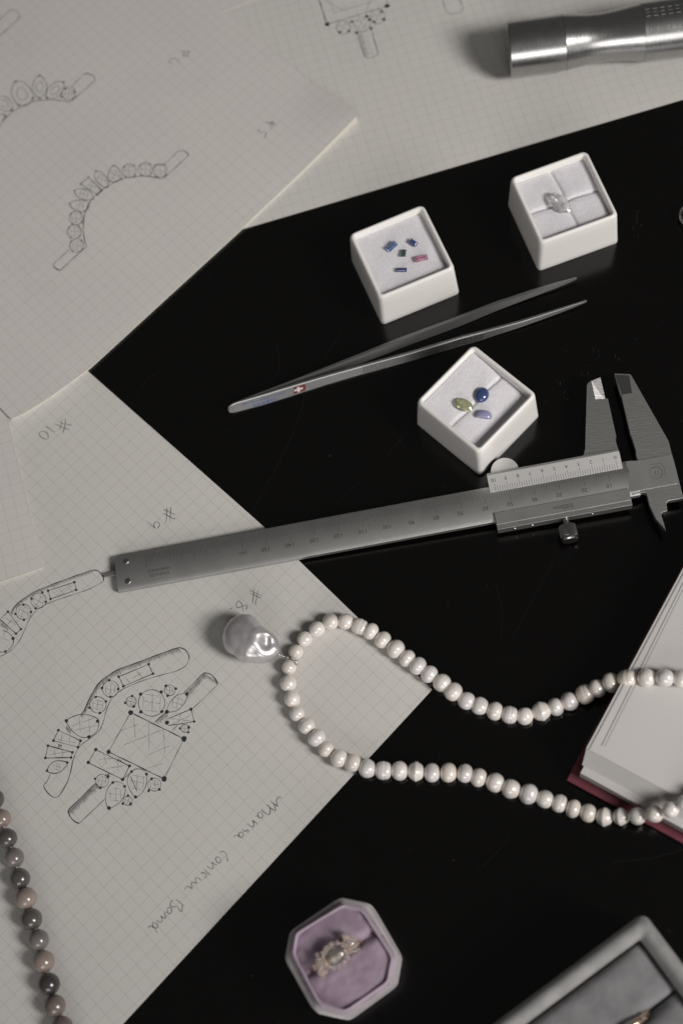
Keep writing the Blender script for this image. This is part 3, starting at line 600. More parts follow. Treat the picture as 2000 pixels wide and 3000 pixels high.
def cab(a, b, h, cut=None, n=28):
    R = [([(x*.7, y*.7) for x, y in oval(a, b, n)], 0)]
    for k in range(9):
        t = k/8*math.pi/2; R.append(([(x*max(.02, math.cos(t)), y*max(.02, math.cos(t))) for x, y in oval(a, b, n)], .25+h*math.sin(t)))
    if cut: R = [([(x, max(y, -b*cut)) for x, y in r_], z_) for r_, z_ in R]
    return R
gem_obj('cabochon_gem', 'deep blue rounded cabochon, uppermost of the three', 'gemstone', *c3(820, 618), 68, cab(3.4, 2.95, 2.2), M['g_cab'], smooth=True)
gem_obj('cabochon_gem', 'pale lavender half-moon stone, lowest of the three', 'gemstone', *c3(842, 845), -7, cab(3.4, 2.5, 1.9, .45), M['g_lav'], smooth=True)

# ------------------------------------------------------------------ tweezers
tw = thing('tweezers', 'grey steel gem tweezers lying on edge between the white boxes, red cross badge', 'tweezers', P(900, 1150))
TT, CT_, ST_ = math.tan(math.radians(27)), math.cos(math.radians(27)), math.sin(math.radians(27))
def arm(name, outer_px, inner_px, wprof, outward, ridge=None):
    n = 1000; u0, u1 = outer_px[0][0], outer_px[-1][0]
    us = np.linspace(u0, u1, n)
    ov = np.interp(us, [a for a, b in outer_px], [b for a, b in outer_px]); iv = np.interp(us, [a for a, b in inner_px], [b for a, b in inner_px])
    for arr in (ov, iv):
        for _ in range(60): arr[1:-1] = (arr[:-2]+2*arr[1:-1]+arr[2:])/4
    V = []; F = []; path = []
    for i in range(n):
        w = np.interp(us[i], *wprof)*.54; zc = max(2.4, w/2+.06); z1 = zc+w/2; z0 = max(.05, zc-w/2)
        a = P(us[i], ov[i], z1); b_ = P(us[i], iv[i], z1)
        nrm = (a-b_)/np.linalg.norm(a-b_)
        rd = 0
        if ridge and ridge[0] < us[i] < ridge[1]: rd = .42*(1 if ((us[i]-ridge[0])/(2*ridge[2])) % 1 < .45 else -.7)
        a = a+nrm*rd*0
        b0 = np.array([b_[0], b_[1], 0]); a0 = np.array([a[0], a[1], 0]); side = nrm*np.array([1, 1, 0])
        zb = z1-.9*min(1, w/5); c_ = .22*min(1, w/3)
        lean = side*outward
        def at_(q_, z_): return q_+lean*(z1-z_)*TT+np.array([0, 0, z_])
        rv = (side*CT_+np.array([0, 0, ST_*outward]))*rd
        ring = [at_(b0, z0), at_(b0, z1), at_(a0-side*c_, z1), at_(a0, z1-c_*1.2), at_(a0, z1-c_*1.25)+rv, at_(a0, z0+c_)+rv, at_(a0-side*c_, z0)]
        V += ring; path.append((a0, z0, z1, side))
    m_ = 7
    for i in range(n-1):
        for k in range(m_): F.append((i*m_+k, i*m_+(k+1) % m_, (i+1)*m_+(k+1) % m_, (i+1)*m_+k))
    F.append(tuple(range(m_))[::-1]); F.append(tuple(range((n-1)*m_, n*m_)))
    # orientation
    me_o = mk(name, V, F, M['tweezer'], tw)
    bm = bmesh.new(); bm.from_mesh(me_o.data); bmesh.ops.recalc_face_normals(bm, faces=bm.faces); bm.to_mesh(me_o.data); bm.free()
    for pl_ in me_o.data.polygons: pl_.use_smooth = True
    me_o.data.set_sharp_from_angle(angle=math.radians(28))
    return me_o, us, path
wA = ([667, 671, 678, 690, 765, 850, 950, 1060, 1200, 1350, 1420, 1528, 1630, 1690, 1717], [3.0, 5.4, 7.0, 8.0, 8.4, 8.2, 7.4, 6.9, 6.7, 6.6, 6.2, 4.4, 3.0, 1.9, 1.1])
fo = [(667, 1196), (676, 1188), (690, 1181.5), (765, 1160), (841, 1137), (950, 1104.5), (1060, 1074), (1200, 1036), (1350, 990.5), (1426, 971), (1528.6, 943), (1630.6, 910.5), (1717, 881.5)]
fi = [(667, 1192), (676, 1183), (690, 1177), (765, 1154), (841, 1130), (950, 1097), (1060, 1067), (1200, 1029), (1350, 983.5), (1426, 964), (1528.6, 936), (1630.6, 904.5), (1717, 878)]
armF, usF, pathF = arm('tweezer_arm', fo, fi, wA, 1, (1062, 1418, 3.4))
bo = [(672, 1186), (700, 1172), (746, 1154), (841, 1118), (950, 1075.5), (1077, 1025), (1154, 994.5), (1350, 922), (1452, 881.5), (1554, 848.5), (1630, 826), (1688, 811)]
bi = [(672, 1190), (700, 1177), (746, 1160), (841, 1123), (950, 1083), (1077, 1034), (1154, 1004), (1350, 931.5), (1452, 891), (1554, 857.5), (1630, 833), (1688, 814)]
wB = ([672, 682, 746, 950, 1154, 1350, 1452, 1554, 1630, 1670, 1688], [3.0, 6.0, 7.6, 7.2, 6.8, 6.5, 5.8, 4.2, 3.0, 2.0, 1.1])
arm('tweezer_arm', bo, bi, wB, -1, (1110, 1400, 3.4))
# text on the front arm
_fc = bpy.data.curves.new('tmpfont', 'FONT')
def text_mesh(s, size, align='CENTER', extr=0.0):
    cu = bpy.data.curves.new('t', 'FONT'); cu.body = s; cu.size = size*MM; cu.align_x = align; cu.align_y = 'CENTER'; cu.resolution_u = 3
    ob = bpy.data.objects.new('t', cu); COL.objects.link(ob); dg = bpy.context.evaluated_depsgraph_get(); me = bpy.data.meshes.new_from_object(ob.evaluated_get(dg))
    V = [np.array(v_.co)/MM for v_ in me.vertices]; F = [tuple(p_.vertices) for p_ in me.polygons]
    bpy.data.objects.remove(ob); bpy.data.curves.remove(cu); bpy.data.meshes.remove(me)
    return V, F
arcs = [0]
for i in range(1, len(pathF)): arcs.append(arcs[-1]+np.linalg.norm(pathF[i][0]-pathF[i-1][0]))
def on_face(s_, zf):       # arc length, height fraction -> world point just proud of the front arm
    i = int(np.clip(np.searchsorted(arcs, s_), 1, len(arcs)-1)); t = (s_-arcs[i-1])/(arcs[i]-arcs[i-1]+1e-9)
    a = pathF[i-1][0]*(1-t)+pathF[i][0]*t; z0 = pathF[i-1][1]*(1-t)+pathF[i][1]*t; z1 = pathF[i-1][2]*(1-t)+pathF[i][2]*t
    return a+pathF[i][3]*((z1-z0)*(1-zf)*TT+.05)+np.array([0, 0, z0+(z1-z0)*zf+.04])
def arc_at(u): return float(np.interp(u, usF, arcs))
def arm_text(s, size, ua, ub, zf, m):
    V, F = text_mesh(s, size); xs = [p[0] for p in V]; x0, x1 = min(xs), max(xs); sa, sb = arc_at(ua), arc_at(ub)
    W_ = []
    for p in V:
        t = (p[0]-x0)/(x1-x0); s_ = sb+(sa-sb)*t; q_ = on_face(s_, zf); q_ = q_-np.array([0, 0, p[1]*CT_])+pathF[200][3]*p[1]*ST_; W_.append(q_)
    mk('badge_lettering', W_, F, m, tw)
arm_text('GEMS', 1.9, 737, 806, .25, M['blue_ink']); arm_text('SWITZERLAND', 1.25, 706, 832, .66, M['blue_ink'])
def face_patch(name, cells, m, off=0):
    V = []; F = []
    for (ua, za, ub, zb, sk) in cells:
        k = len(V)
        for (u_, z_) in ((ua-sk*za, za), (ub-sk*za, za), (ub-sk*zb, zb), (ua-sk*zb, zb)):
            p_ = on_face(arc_at(u_), z_); V.append(p_+pathF[200][3]*off)
        F.append((k, k+1, k+2, k+3))
    mk(name, V, F, m, tw)
face_patch('red_badge', [(856+i*4.4, .18, 860.4+i*4.4, .86, -4) for i in range(8)], M['red_ink'], .02)
face_patch('white_cross', [(860, .43, 869, .63, 0), (869, .24, 876, .80, 0), (876, .43, 885, .63, 0)], M['white_ink'], .06)

# ------------------------------------------------------------------ caliper
A_ = P(1850, 1358.6, 8); Bc = P(427, 1624, 4.2)
CF = Frame(A_, Bc-A_)
cal = thing('vernier_caliper', 'steel vernier caliper lying across the drawing sheet and the black table', 'caliper', [*CF.W(100, 6, 0)[:2], 0])
def cprism(name, pts, z0, z1, m, bevel=.12, parent=cal, **k): return mk(name, *prism(CF, pts, z0, z1), m, parent, bevel=bevel, origin=np.array(cal.location)/MM if parent is cal else None, **k) if False else mk(name, *prism(CF, pts, z0, z1), m, parent, bevel=bevel, **k)
# beam: flat face with chamfered long edges
xs0, xs1 = -0.5, 211.8
sec = [(-1.75, -3.1), (-1.75, -.75), (-.25, 0), (11.75, 0), (13.35, -.75), (13.35, -3.1)]
V = [CF.W(x, y, z) for x in (xs0, xs1) for y, z in sec]; n = len(sec)
F = [tuple(range(n)), tuple(range(n, 2*n))[::-1]]+[(i, i+n, (i+1) % n+n, (i+1) % n) for i in range(n)]
mk('beam', V, F, M['steel'], cal, bevel=.08)
# fixed jaw plate
PX = lambda L_, dz=0: [CF.L(u, v, dz) for u, v in L_]
fj = PX([(1868, 1349), (1862, 1335), (1861, 1318), (1848, 1276), (1846, 1275), (1819, 1158), (1816, 1155), (1798.5, 1093), (1842.5, 1095), (1847, 1097), (1957, 1291), (1967, 1331), (1973, 1350), (2000, 1457), (1998, 1459.5), (1957, 1466), (1950, 1472), (1953.5, 1495.5), (1937, 1501), (1936, 1509), (1949, 1553), (1920, 1520), (1901, 1480), (1894, 1450), (1891, 1444), (1885, 1442), (1856, 1448), (1850, 1450), (1848, 1440), (1838, 1400)], 0)
cprism('fixed_jaw', fj, -3.2, -.25, M['steel_brushed'], .15)
head = PX([(1868, 1349), (1967, 1331), (1983, 1416), (1841.5, 1442), (1840, 1380), (1830, 1352)], 0)
cprism('jaw_head', head, -.3, .06, M['steel'], .06)
cprism('tip_face', PX([(1801, 1097), (1842, 1099), (1850, 1151), (1820, 1156)], 0), -.27, -.21, M['steel_dark'], None)  # flat patch; dark steel colour paints the shade of the sloped tip
# slider: body strip above the beam, lower plate, bridge
body = [(3.9, -6.6), (3.9, -1.9), (57.3, -1.9), (57.3, -6.9), (44, -7.1), (20.5, -7.1)]
mj = PX([(1519, 1371), (1690, 1340), (1704, 1337), (1709, 1332), (1713, 1314), (1714, 1270), (1718, 1130), (1720, 1124), (1731, 1116), (1743, 1171.5), (1779, 1168), (1804, 1281), (1801, 1283), (1803, 1297), (1815, 1333), (1819, 1352)], 0)
mj = [(57.3, -1.9), (57.3, -7.1)]+mj+[(3.9, -1.9)]
sl = cprism('slider_jaw', mj, -3.6, .25, M['steel_brushed'], .15)
# ground step across the moving jaw and bright tip chamfer
tq = PX([(1731, 1116), (1757.5, 1101), (1775, 1167), (1743, 1171.5)], .25)
V = [CF.W(x, y, -3.6) for x, y in tq]+[CF.W(tq[0][0], tq[0][1], .25), CF.W(tq[1][0], tq[1][1], -1.2), CF.W(tq[2][0], tq[2][1], -3.3), CF.W(tq[3][0], tq[3][1], -1.9)]
F = [(0, 1, 2, 3), (4, 7, 6, 5), (0, 4, 5, 1), (1, 5, 6, 2), (2, 6, 7, 3), (3, 7, 4, 0)]
to = mk('jaw_tip', V, F, M['steel_chamfer'], cal); bm = bmesh.new(); bm.from_mesh(to.data); bmesh.ops.recalc_face_normals(bm, faces=bm.faces); bm.to_mesh(to.data); bm.free()
low = [(3.6, 10.2), (57.3, 10.2), (57.3, 17.3), (3.6, 17.3)]
cprism('slider_plate', [(3.6, 10.2), (57.3, 10.2), (57.3, 15.2), (3.6, 15.2)], .02, .75, M['steel'], .1)
cprism('slider_edge', [(3.6, 15.1), (57.3, 15.1), (57.3, 17.3), (3.6, 17.3)], -3.9, .55, M['steel_brushed'], .12)
cprism('slider_back', [(3.9, -6.9), (57.3, -6.9), (57.3, 17.2), (3.9, 17.2)], -4.3, -3.65, M['steel_dark'], .1)
cprism('slider_lip', [(4.6, -6.9), (57.2, -6.9), (57.2, -6.0), (4.6, -6.0)], .2, .95, M['steel'], .06)
# vernier plate: sloping
V = [CF.W(x, y, z) for x in (4.0, 57.3) for y, z in ((-6.0, .2), (-6.0, 1.05), (1.15, .16), (1.15, .03))]
mk('vernier_plate', V, [(0, 1, 2, 3), (7, 6, 5, 4), (0, 4, 5, 1), (1, 5, 6, 2), (2, 6, 7, 3), (3, 7, 4, 0)], M['steel_plate'], cal, bevel=.04)
def vz(y): return 1.05+(.16-1.05)*(y+6.0)/7.15
# thumb wheel
wx, wy = CF.L(1478, 1381, -1.6)
fw = Frame(CF.W(wx, wy, 0), CF.ez, CF.ex)
V, F = lathe(fw, [(-2.6, 5.3), (-2.4, 5.65), (-.95, 5.65), (-.75, 5.3), (-.7, .01)], 90)
for i in range(len(V)):
    if (i % 90) % 2 and (i//90) in (1, 2): V[i] = V[i]+(fw.W(0, 0, 0)-V[i])*0+(-(V[i]-fw.W(-1, 0, 0))*.02)
mk('thumb_wheel', V, F, M['steel_plate'], cal, autosm=40)
# thumb screw with knurling
fs = Frame(CF.W(30.2, 17.4, -1.6), CF.ey, CF.ex)
nk = 72; prof = [(0, 1.1), (2.2, 1.1), (2.3, 2.5), (2.7, 3.2), (3.0, 3.4), (7.2, 3.5), (7.6, 3.2), (7.9, 3.45), (8.7, 3.4), (9.2, 3.0), (9.2, .01)]
V, F = lathe(fs, prof, nk)
for j in (4, 5):
    for k in range(nk):
        if k % 2: p = V[j*nk+k]; c_ = fs.W(prof[j][0], 0, 0); V[j*nk+k] = c_+(p-c_)*.9
mk('thumb_screw', V, F, M['steel_shiny'], cal, autosm=25)
for k, (x, y) in enumerate(((16, 17.3), (40, 17.3), (47, 17.3))):
    ff = Frame(CF.W(x+3.5, 17.28, -1.9), CF.ey, CF.ex); mk('set_screw', *lathe(ff, [(0, .8), (.12, .8), (.3, .5), (.1, .3), (.1, .01)], 16), M['silver'], cal, smooth=True)
# beam end screws
for (x, y) in ((207.1, 1.35), (207.2, 10.1)):
    ff = Frame(CF.W(x, y, 0), CF.ez, CF.ex)
    s_ = mk('screw', *lathe(ff, [(-.2, 1.25), (.12, 1.25), (.3, 1.0), (.36, .01)], 24), M['steel_shiny'], cal, smooth=True)
    for a in (.5, 2.07):
        dx, dy = math.cos(a), math.sin(a); mk('screw_slot', *prism(CF, [(x+dx*.8-dy*.13, y+dy*.8+dx*.13), (x-dx*.8-dy*.13, y-dy*.8+dx*.13), (x-dx*.8+dy*.13, y-dy*.8-dx*.13), (x+dx*.8+dy*.13, y+dy*.8-dx*.13)], .3, .4+.01*a), M['mark'], cal)
# depth rod
cprism('depth_rod', [(211.7, 4.1), (216.6, 4.25), (216.6, 5.9), (211.7, 6.1)], -2.6, -1.3, M['steel'], .1)
# graduations
V = []; F = []
def tick(x, y0, y1, w, zf=lambda y: .012):
    k = len(V)
    for xx, yy in ((x-w/2, y0), (x+w/2, y0), (x+w/2, y1), (x-w/2, y1)): V.append(CF.W(xx, yy, zf(yy)))
    F.append((k, k+1, k+2, k+3))
for i in range(0, 201):
    l = 5.5 if i % 10 == 0 else (4.3 if i % 5 == 0 else 3.2)
    if i > 190: l += .4
    if i == 200: l = 5.6
    tick(i*.994+.15, -.1, l-.1, .13)
mk('scale_graduations', V, F, M['mark'], cal, kind='stuff'); V = []; F = []
for i in range(51):
    l = 2.7 if i % 5 == 0 else 2.1
    if i % 5 and False: pass
    tick(6.0+i*.98, .95-l-(.5 if i % 5 == 0 else 0), 1.05, .12, lambda y: vz(y)+.012)
mk('vernier_graduations', V, F, M['mark'], cal, kind='stuff')
def ctext(name, s, x, y, size, zf=lambda y: .014, m=None, sx=1.0):
    V, F = text_mesh(s, size); V = [CF.W(x+p[0]*sx, y+p[1], zf(y+p[1])) for p in V]; return V, F
parts = []
for i in range(0, 16): parts.append(ctext('n', str(i*10), i*10*.994+.15+(0.6 if i else 0), 7.3, 2.5))
parts.append(ctext('n', 'mm', 159.4, 7.2, 2.3)); mk('scale_numerals', *join(*parts), M['mark'], cal)
mk('vernier_numerals', *join(*[ctext('n', str(i), 6.0+i*4.9, -3.75, 2.1, lambda y: vz(y)+.014) for i in range(11)]), M['mark'], cal)
mk('engraved_lettering', *join(ctext('n', 'HARDENED', 194, 7.45, 1.75), ctext('n', 'STAINLESS', 194, 9.4, 1.75)), M['mark'], cal)
mk('engraved_lettering', *ctext('n', '0.02mm', 30.3, 12.8, 2.5, lambda y: .77), M['mark'], cal)
# maker's mark: circle, letter strokes and corner bracket
def ribbon(pts, w, z):
    V = []; F = []; sp = pts
    for i, p in enumerate(sp):
        a = np.array(sp[min(i+1, len(sp)-1)])-np.array(sp[max(i-1, 0)]); a = a/(np.linalg.norm(a)+1e-9); nn = np.array([-a[1], a[0]])*w/2
        for s_ in (1, -1): V.append(CF.W(p[0]+nn[0]*s_, p[1]+nn[1]*s_, z))
    for i in range(len(sp)-1): F.append((2*i+1, 2*i+3, 2*i+2, 2*i))
    return V, F
lx, ly = -8.4, 5.6
cir = lambda r, a0, a1, n=30: [(lx+r*math.cos(a0+(a1-a0)*i/n), ly+r*math.sin(a0+(a1-a0)*i/n)) for i in range(n+1)]
mk('engraved_emblem', *join(ribbon(cir(2.6, 0, 6.283), .12, .075), ribbon(cir(2.15, 2.2, 5.3), .1, .075), ribbon([(lx-2.6, ly-3.6), (lx+2.0, ly-3.7)], .1, .075), ribbon([(lx-2.6, ly-3.6), (lx-3.5, ly-1.5), (lx-3.0, ly+2.0)], .1, .075),
     ribbon([(lx-.9, ly-.9), (lx-.9, ly+.9), (lx-.2, ly+1.1)], .12, .076), ribbon([(lx+.2, ly-1), (lx+.2, ly+1)], .12, .076), ribbon([(lx+.2, ly), (lx+1.2, ly+.1)], .12, .076), ribbon([(lx+.2, ly+.9), (lx+1.4, ly+.9)], .12, .076)), M['steel_dark'], cal)

# ------------------------------------------------------------------ pearls
def pearl_mesh(idx):
    r_ = np.random.RandomState(100+idx); n, mseg = 26, 28
    style = idx % 7; V = []; F = []
    ph_ = r_.uniform(0, 6, 4)
    for j in range(n+1):
        t = math.pi*j/n; x = -math.cos(t); rad = math.sin(t)**(.92 if style != 3 else .6)
        if style in (1, 3, 5):     # grown rings
            rad *= 1+0.011*math.sin(x*15+ph_[0])*max(0,1-abs(x)/.85)-(.04*math.exp(-((x-.25)/.08)**2) if style == 3 else 0)
        if style == 4: rad *= 1+.09*math.exp(-(x/.22)**2)-.05
        if style == 6: rad *= 1-.10*x
        x *= .97 if style != 3 else .93
        for k in range(mseg):
            a = 2*math.pi*k/mseg
            q_ = 1+.025*math.sin(2*a+ph_[1])+.018*math.sin(3*a+ph_[2]+x*2)+.012*math.sin(5*a+ph_[3])
            V.append((x, rad*q_*math.cos(a), rad*q_*math.sin(a)))
    for j in range(n):
        for k in range(mseg): F.append((j*mseg+k, j*mseg+(k+1) % mseg, (j+1)*mseg+(k+1) % mseg, (j+1)*mseg+k))
    F = [f[::-1] for f in F]
    me = bpy.data.meshes.new('pearl'); me.from_pydata([tuple(np.array(v_)*MM) for v_ in V], [], F)
    bm = bmesh.new(); bm.from_mesh(me); bmesh.ops.recalc_face_normals(bm, faces=bm.faces); bm.to_mesh(me); bm.free()
    for p_ in me.polygons: p_.use_smooth = True
    return me
PM = {}
for i in range(7):
    for mn in ('pearl', 'pearl_pink', 'pearl_ivory'):
        me = pearl_mesh(i); me.materials.append(M[mn]); PM[(i, mn)] = me
up = [(866, 1910, 20, 21, 2), (892, 1872, 21, 22, 0), (928, 1843, 22, 22, 0), (968, 1822, 22, 23, 1), (1012, 1821, 22, 23, 5), (1054, 1836, 23, 23, 3), (1086, 1850, 20, 25, 0), (1121, 1875, 21, 26, 0), (1159, 1901, 23, 28, 2), (1192, 1929, 20, 26, 0), (1223.5, 1951, 22, 27, 0), (1257, 1975, 22, 26, 2), (1294, 2001, 24, 27, 1), (1327, 2027, 24, 28, 0),
      (1366, 2054, 24, 26, 0), (1406, 2069, 24, 26, 6), (1449, 2084, 22, 27, 1), (1492, 2094, 22, 27, 3), (1536, 2098, 23, 26, 0), (1584, 2084, 26, 28, 4), (1626.5, 2071, 21, 27, 0), (1667, 2055, 24, 27, 1), (1713, 2034, 24, 28, 3), (1749, 2016, 22, 27, 0), (1789, 2000, 23, 29, 1), (1838, 1988, 28, 28, 3), (1892, 1986, 25, 26, 5), (1946, 1986, 25, 26, 5), (1997, 1989, 25, 26, 1), (2047, 1996, 25, 26, 0)]
dn = [(846, 1955, 21, 22, 0), (844, 2002, 23, 24, 5), (855.5, 2048, 23, 24, 5), (870, 2090, 21, 23, 0), (898, 2127, 22, 24, 1), (928, 2163, 22, 27, 6), (955, 2195, 20, 24, 2), (993, 2222, 23, 26, 0), (1033, 2236, 22, 26, 2), (1077, 2252, 24, 27, 6), (1123, 2257.5, 23, 27, 3), (1170, 2258.5, 23, 28, 0), (1218, 2260.5, 23, 28, 4), (1265, 2264, 22, 28, 0), (1313, 2264, 23, 29, 2), (1361, 2266, 22, 28, 0), (1401, 2278, 22, 27, 0), (1449.5, 2293, 25, 28, 2),
      (1497, 2311, 26, 29, 6), (1547.5, 2326, 25, 30, 1), (1595, 2341.5, 24, 27, 0), (1637.5, 2354.5, 20, 27, 3), (1678, 2369, 20, 28, 0), (1721.7, 2382, 23, 27, 5), (1769, 2393, 24, 28, 4), (1817.6, 2393, 23, 26, 4), (1865.5, 2390.5, 24, 26, 0), (1915, 2385, 24, 25, 0), (1963, 2372, 23, 24, 2), (2007, 2352, 24, 25, 0), (2052, 2330, 24, 25, 0)]
zu = [None]*20+[3.6, 4.6, 6.5, 9, 12, 15.5, 19, 21.2, 21.5, 21.5]
zd = [None]*24+[4.0, 6.0, 9.5, 14, 18.5, 21, 21.4]
neck = thing('pearl_necklace', 'white pearl strand looping over the sheet and onto the red book, grey baroque pendant', 'necklace', P(1200, 2100))
nl = np.array(neck.location)/MM
def paper_under(p):      # on the big sheet or on the table
    e = (P(775, 1545)[:2]-B1); n_ = np.array([-e[1], e[0]]); s1 = (p[:2]-B1)@n_*np.sign((C1-B1)@n_); e2 = C1-B1; n2 = np.array([-e2[1], e2[0]]); s2 = (p[:2]-B1)@n2*np.sign((P(775, 1545)[:2]-B1)@n2)
    return .4 if s1 > 0 and s2 > 0 else 0.0
def strand(lst, zs):
    C = []
    for (u, v, ra, rc, st), z in zip(lst, zs):
        p = P(u, v, 3.4); s_ = pp(p)
        if z is None: z = paper_under(p)+rc*s_*.98
        C.append(P(u, v, z))
    for i, (u, v, ra, rc, st) in enumerate(lst):
        t = C[min(i+1, len(C)-1)]-C[max(i-1, 0)]; s_ = pp(C[i])
        mn = rs.choice(['pearl', 'pearl', 'pearl_pink', 'pearl_ivory']) if i > 0 else 'pearl_ivory'
        o = bpy.data.objects.new('pearl', PM[(st, mn)]); COL.objects.link(o); o.parent = neck
        o.location = Vector((C[i]-nl))*MM
        qn = Vector(t).to_track_quat('X', 'Z'); o.rotation_euler = (qn @ Matrix.Rotation(rs.uniform(0, 6.28), 3, 'X').to_quaternion()).to_euler()
        o.scale = (ra*s_*1.13, rc*s_*1.02, rc*s_*1.02)
    return C
Cu = strand(up, zu); Cd = strand(dn, zd)
mk('silk_thread', *tube(smooth_path(Cu[::-1]+Cd, 2.0), .35, 6), M['thread'], neck, smooth=True)
# baroque pendant
out = [(265, 480), (300, 350), (400, 190), (560, 120), (700, 125), (800, 190), (880, 290), (1000, 380), (1070, 430), (1130, 560), (1140, 680), (1090, 760), (980, 830), (860, 845), (740, 845), (600, 810), (450, 740), (340, 660), (280, 560)]
outw = [P(600+x/5.227, 1780+y/5.227, 7.0)[:2] for x, y in out]; cp = P(600+690/5.227, 1780+500/5.227, 7.0)[:2]
angs = [math.atan2(*(w_-cp)[::-1]) for w_ in outw]; rads = [np.linalg.norm(w_-cp) for w_ in outw]
so = sorted(zip(angs, rads)); AA = [a for a, r in so]; RR = [r for a, r in so]
AA = [AA[-1]-2*math.pi]+AA+[AA[0]+2*math.pi]; RR = [RR[-1]]+RR+[RR[0]]
from mathutils import noise as mn_
V = []; F = []; n, ms = 64, 120
vx = P(600+935/5.227, 1870, 7)[:2]; kx = P(600+1000/5.227, 1870, 7)[:2]
def wpx(x, y): return P(600+x/5.227, 1780+y/5.227, 9)[:2]
for j in range(n+1):
    t = -math.pi/2+math.pi*j/n
    for k in range(ms):
        a = 2*math.pi*k/ms; aw = (a+math.pi) % (2*math.pi)-math.pi; R = np.interp(aw, AA, RR)
        rr = R*math.cos(t)**.85; x, y = cp[0]+rr*math.cos(a), cp[1]+rr*math.sin(a); z = 7.0+7.0*math.sin(t)
        p2 = np.array([x, y]); up_ = max(0, math.sin(t))
        def g_(c_, s_): return math.exp(-(np.linalg.norm(p2-wpx(*c_))/s_)**2)
        # knob at the wire end is lower, a valley runs between it and the body, folds near the front
        z -= up_*(2.4*g_((1050, 600), 4.2)+1.5*g_((960, 500), 1.6)+1.3*g_((950, 600), 1.5)+.25*g_((690, 500), 1.0)+.5*g_((760, 720), 1.6))
        z += up_*(.7*g_((830, 400), 2.6)+.6*g_((800, 600), 2.2)+.7*g_((1040, 480), 1.4)+.6*g_((1080, 620), 1.3))
        nz = mn_.noise(Vector((x*.22, y*.22, z*.14)))*.5+mn_.noise(Vector((x*.6+9, y*.6, z*.5)))*.03
        nv = np.array([math.cos(a)*math.cos(t), math.sin(a)*math.cos(t), math.sin(t)])
        V.append(np.array([x, y, z])+nv*nz)
for j in range(n):
    for k in range(ms): F.append((j*ms+k, j*ms+(k+1) % ms, (j+1)*ms+(k+1) % ms, (j+1)*ms+k))
zm = min(p[2] for p in V); V = [p-np.array([0, 0, zm-.4]) for p in V]
mk('baroque_pearl', V, F, M['baroque'], neck, smooth=True)
w0 = P(817, 1916, 4.5); w1 = P(845, 1927, 5.0); w2 = P(868, 1941, 5.4)
wire = [w0+(w1-w0)*t/20+np.array([0, .35*math.cos(t*1.6), .35*math.sin(t*1.6)]) for t in range(-4, 12)]
mk('wire_wrap', *tube(wire, .2, 6), M['silver'], neck, smooth=True)
loopc = w1+(w2-w1)*.35
mk('jump_ring', *tube([loopc+np.array([(w2-w1)[0], (w2-w1)[1], 0])/np.linalg.norm(w2-w1)*2.2*math.cos(a)+np.array([0, 0, 1.1*math.sin(a)+.2*math.cos(a)]) for a in np.linspace(0, 6.283, 28)], .2, 6), M['silver'], neck, smooth=True)
mk('bail', *tube([w2+np.array([.5*math.cos(a)+.35*math.sin(a), -.7*math.cos(a)*1.0+.2*math.sin(a), 1.3*math.sin(a)]) for a in np.linspace(0, 6.283, 24)], .28, 6), M['silver'], neck, smooth=True)

# ------------------------------------------------------------------ stone bead strand
bead = thing('stone_bead_strand', 'strand of grey and pinkish faceted stone beads at the lower left edge', 'bead strand', P(60, 2650))
bl = np.array(bead.location)/MM
def bead_mesh(m, seed):
    bm = bmesh.new(); bmesh.ops.create_uvsphere(bm, u_segments=18, v_segments=12, radius=1.02*MM); r_ = random.Random(seed)
    for v_ in bm.verts: v_.co *= 1+r_.uniform(-.014, .014)
    me = bpy.data.meshes.new('stone_bead'); bm.to_mesh(me); bm.free(); me.materials.append(m); return me
lst = [(-75, 2238, 29, 'b_mid'), (-48, 2292, 29, 'b_black'), (-16, 2341, 29, 'b_dark'), (6, 2398, 27, 'b_pink'), (22, 2456, 29, 'b_dark'), (42, 2513, 29, 'b_mid'), (59, 2574, 30, 'b_dark'), (76, 2632, 32, 'b_pink'), (93, 2693, 31.5, 'b_dark'), (114, 2754, 30, 'b_mid'), (128, 2817, 32, 'b_pink'), (144, 2883, 32, 'b_black'), (161, 2947, 32, 'b_brown'), (183, 3010, 32, 'b_brown'), (205, 3072, 31, 'b_mid')]
C = []
for i, (u, v, r, k) in enumerate(lst):
    p = P(u, v, 4.2); s_ = pp(p); C.append(P(u, v, .4+r*s_)); o = bpy.data.objects.new('stone_bead', bead_mesh(M[k], i)); COL.objects.link(o); o.parent = bead
    o.location = Vector(C[-1]-bl)*MM; o.scale = (r*s_,)*3; o.rotation_euler = (rs.uniform(0, 6), rs.uniform(0, 6), rs.uniform(0, 6))
    for pl_ in o.data.polygons: pl_.use_smooth = True
mk('bead_cord', *tube(smooth_path(C, 2), .5, 6), M['thread'], bead, smooth=True)

# ------------------------------------------------------------------ steel torch
ta, tb = P(1487, 146, 12.6), P(1877, 94, 12.6)
TF = Frame([*ta[:2], 12.6], [*(tb-ta)[:2], 0])
Lx = lambda u, v: TF.L(u, v, 0)[0]
xa, xb, xc = 0, Lx(1650, 124), Lx(1877, 94)
tor = thing('steel_torch', 'polished steel torch barrel with a narrow waist lying at the top right', 'torch', [*TF.W(30, 0)[:2], .4])
r1, r2, rw, r3_ = 12.05, 12.15, 10.7, 12.5
mk('barrel_head', *lathe(TF, [(-.2, .01), (-.2, 10.4), (0, 11.6), (.5, r1), (xb-.1, r1+.05)], 96), M['steel_shiny'], tor, autosm=35)
kt = smooth_path([(0, 12.15, 0), (.14, 11.45, 0), (.33, 10.65, 0), (.5, 10.5, 0), (.68, 10.95, 0), (.85, 11.7, 0), (1, 12.3, 0)], .03)
w_ = [(xb+.02+(xc-xb-.05)*p_[0], p_[1]) for p_ in kt]
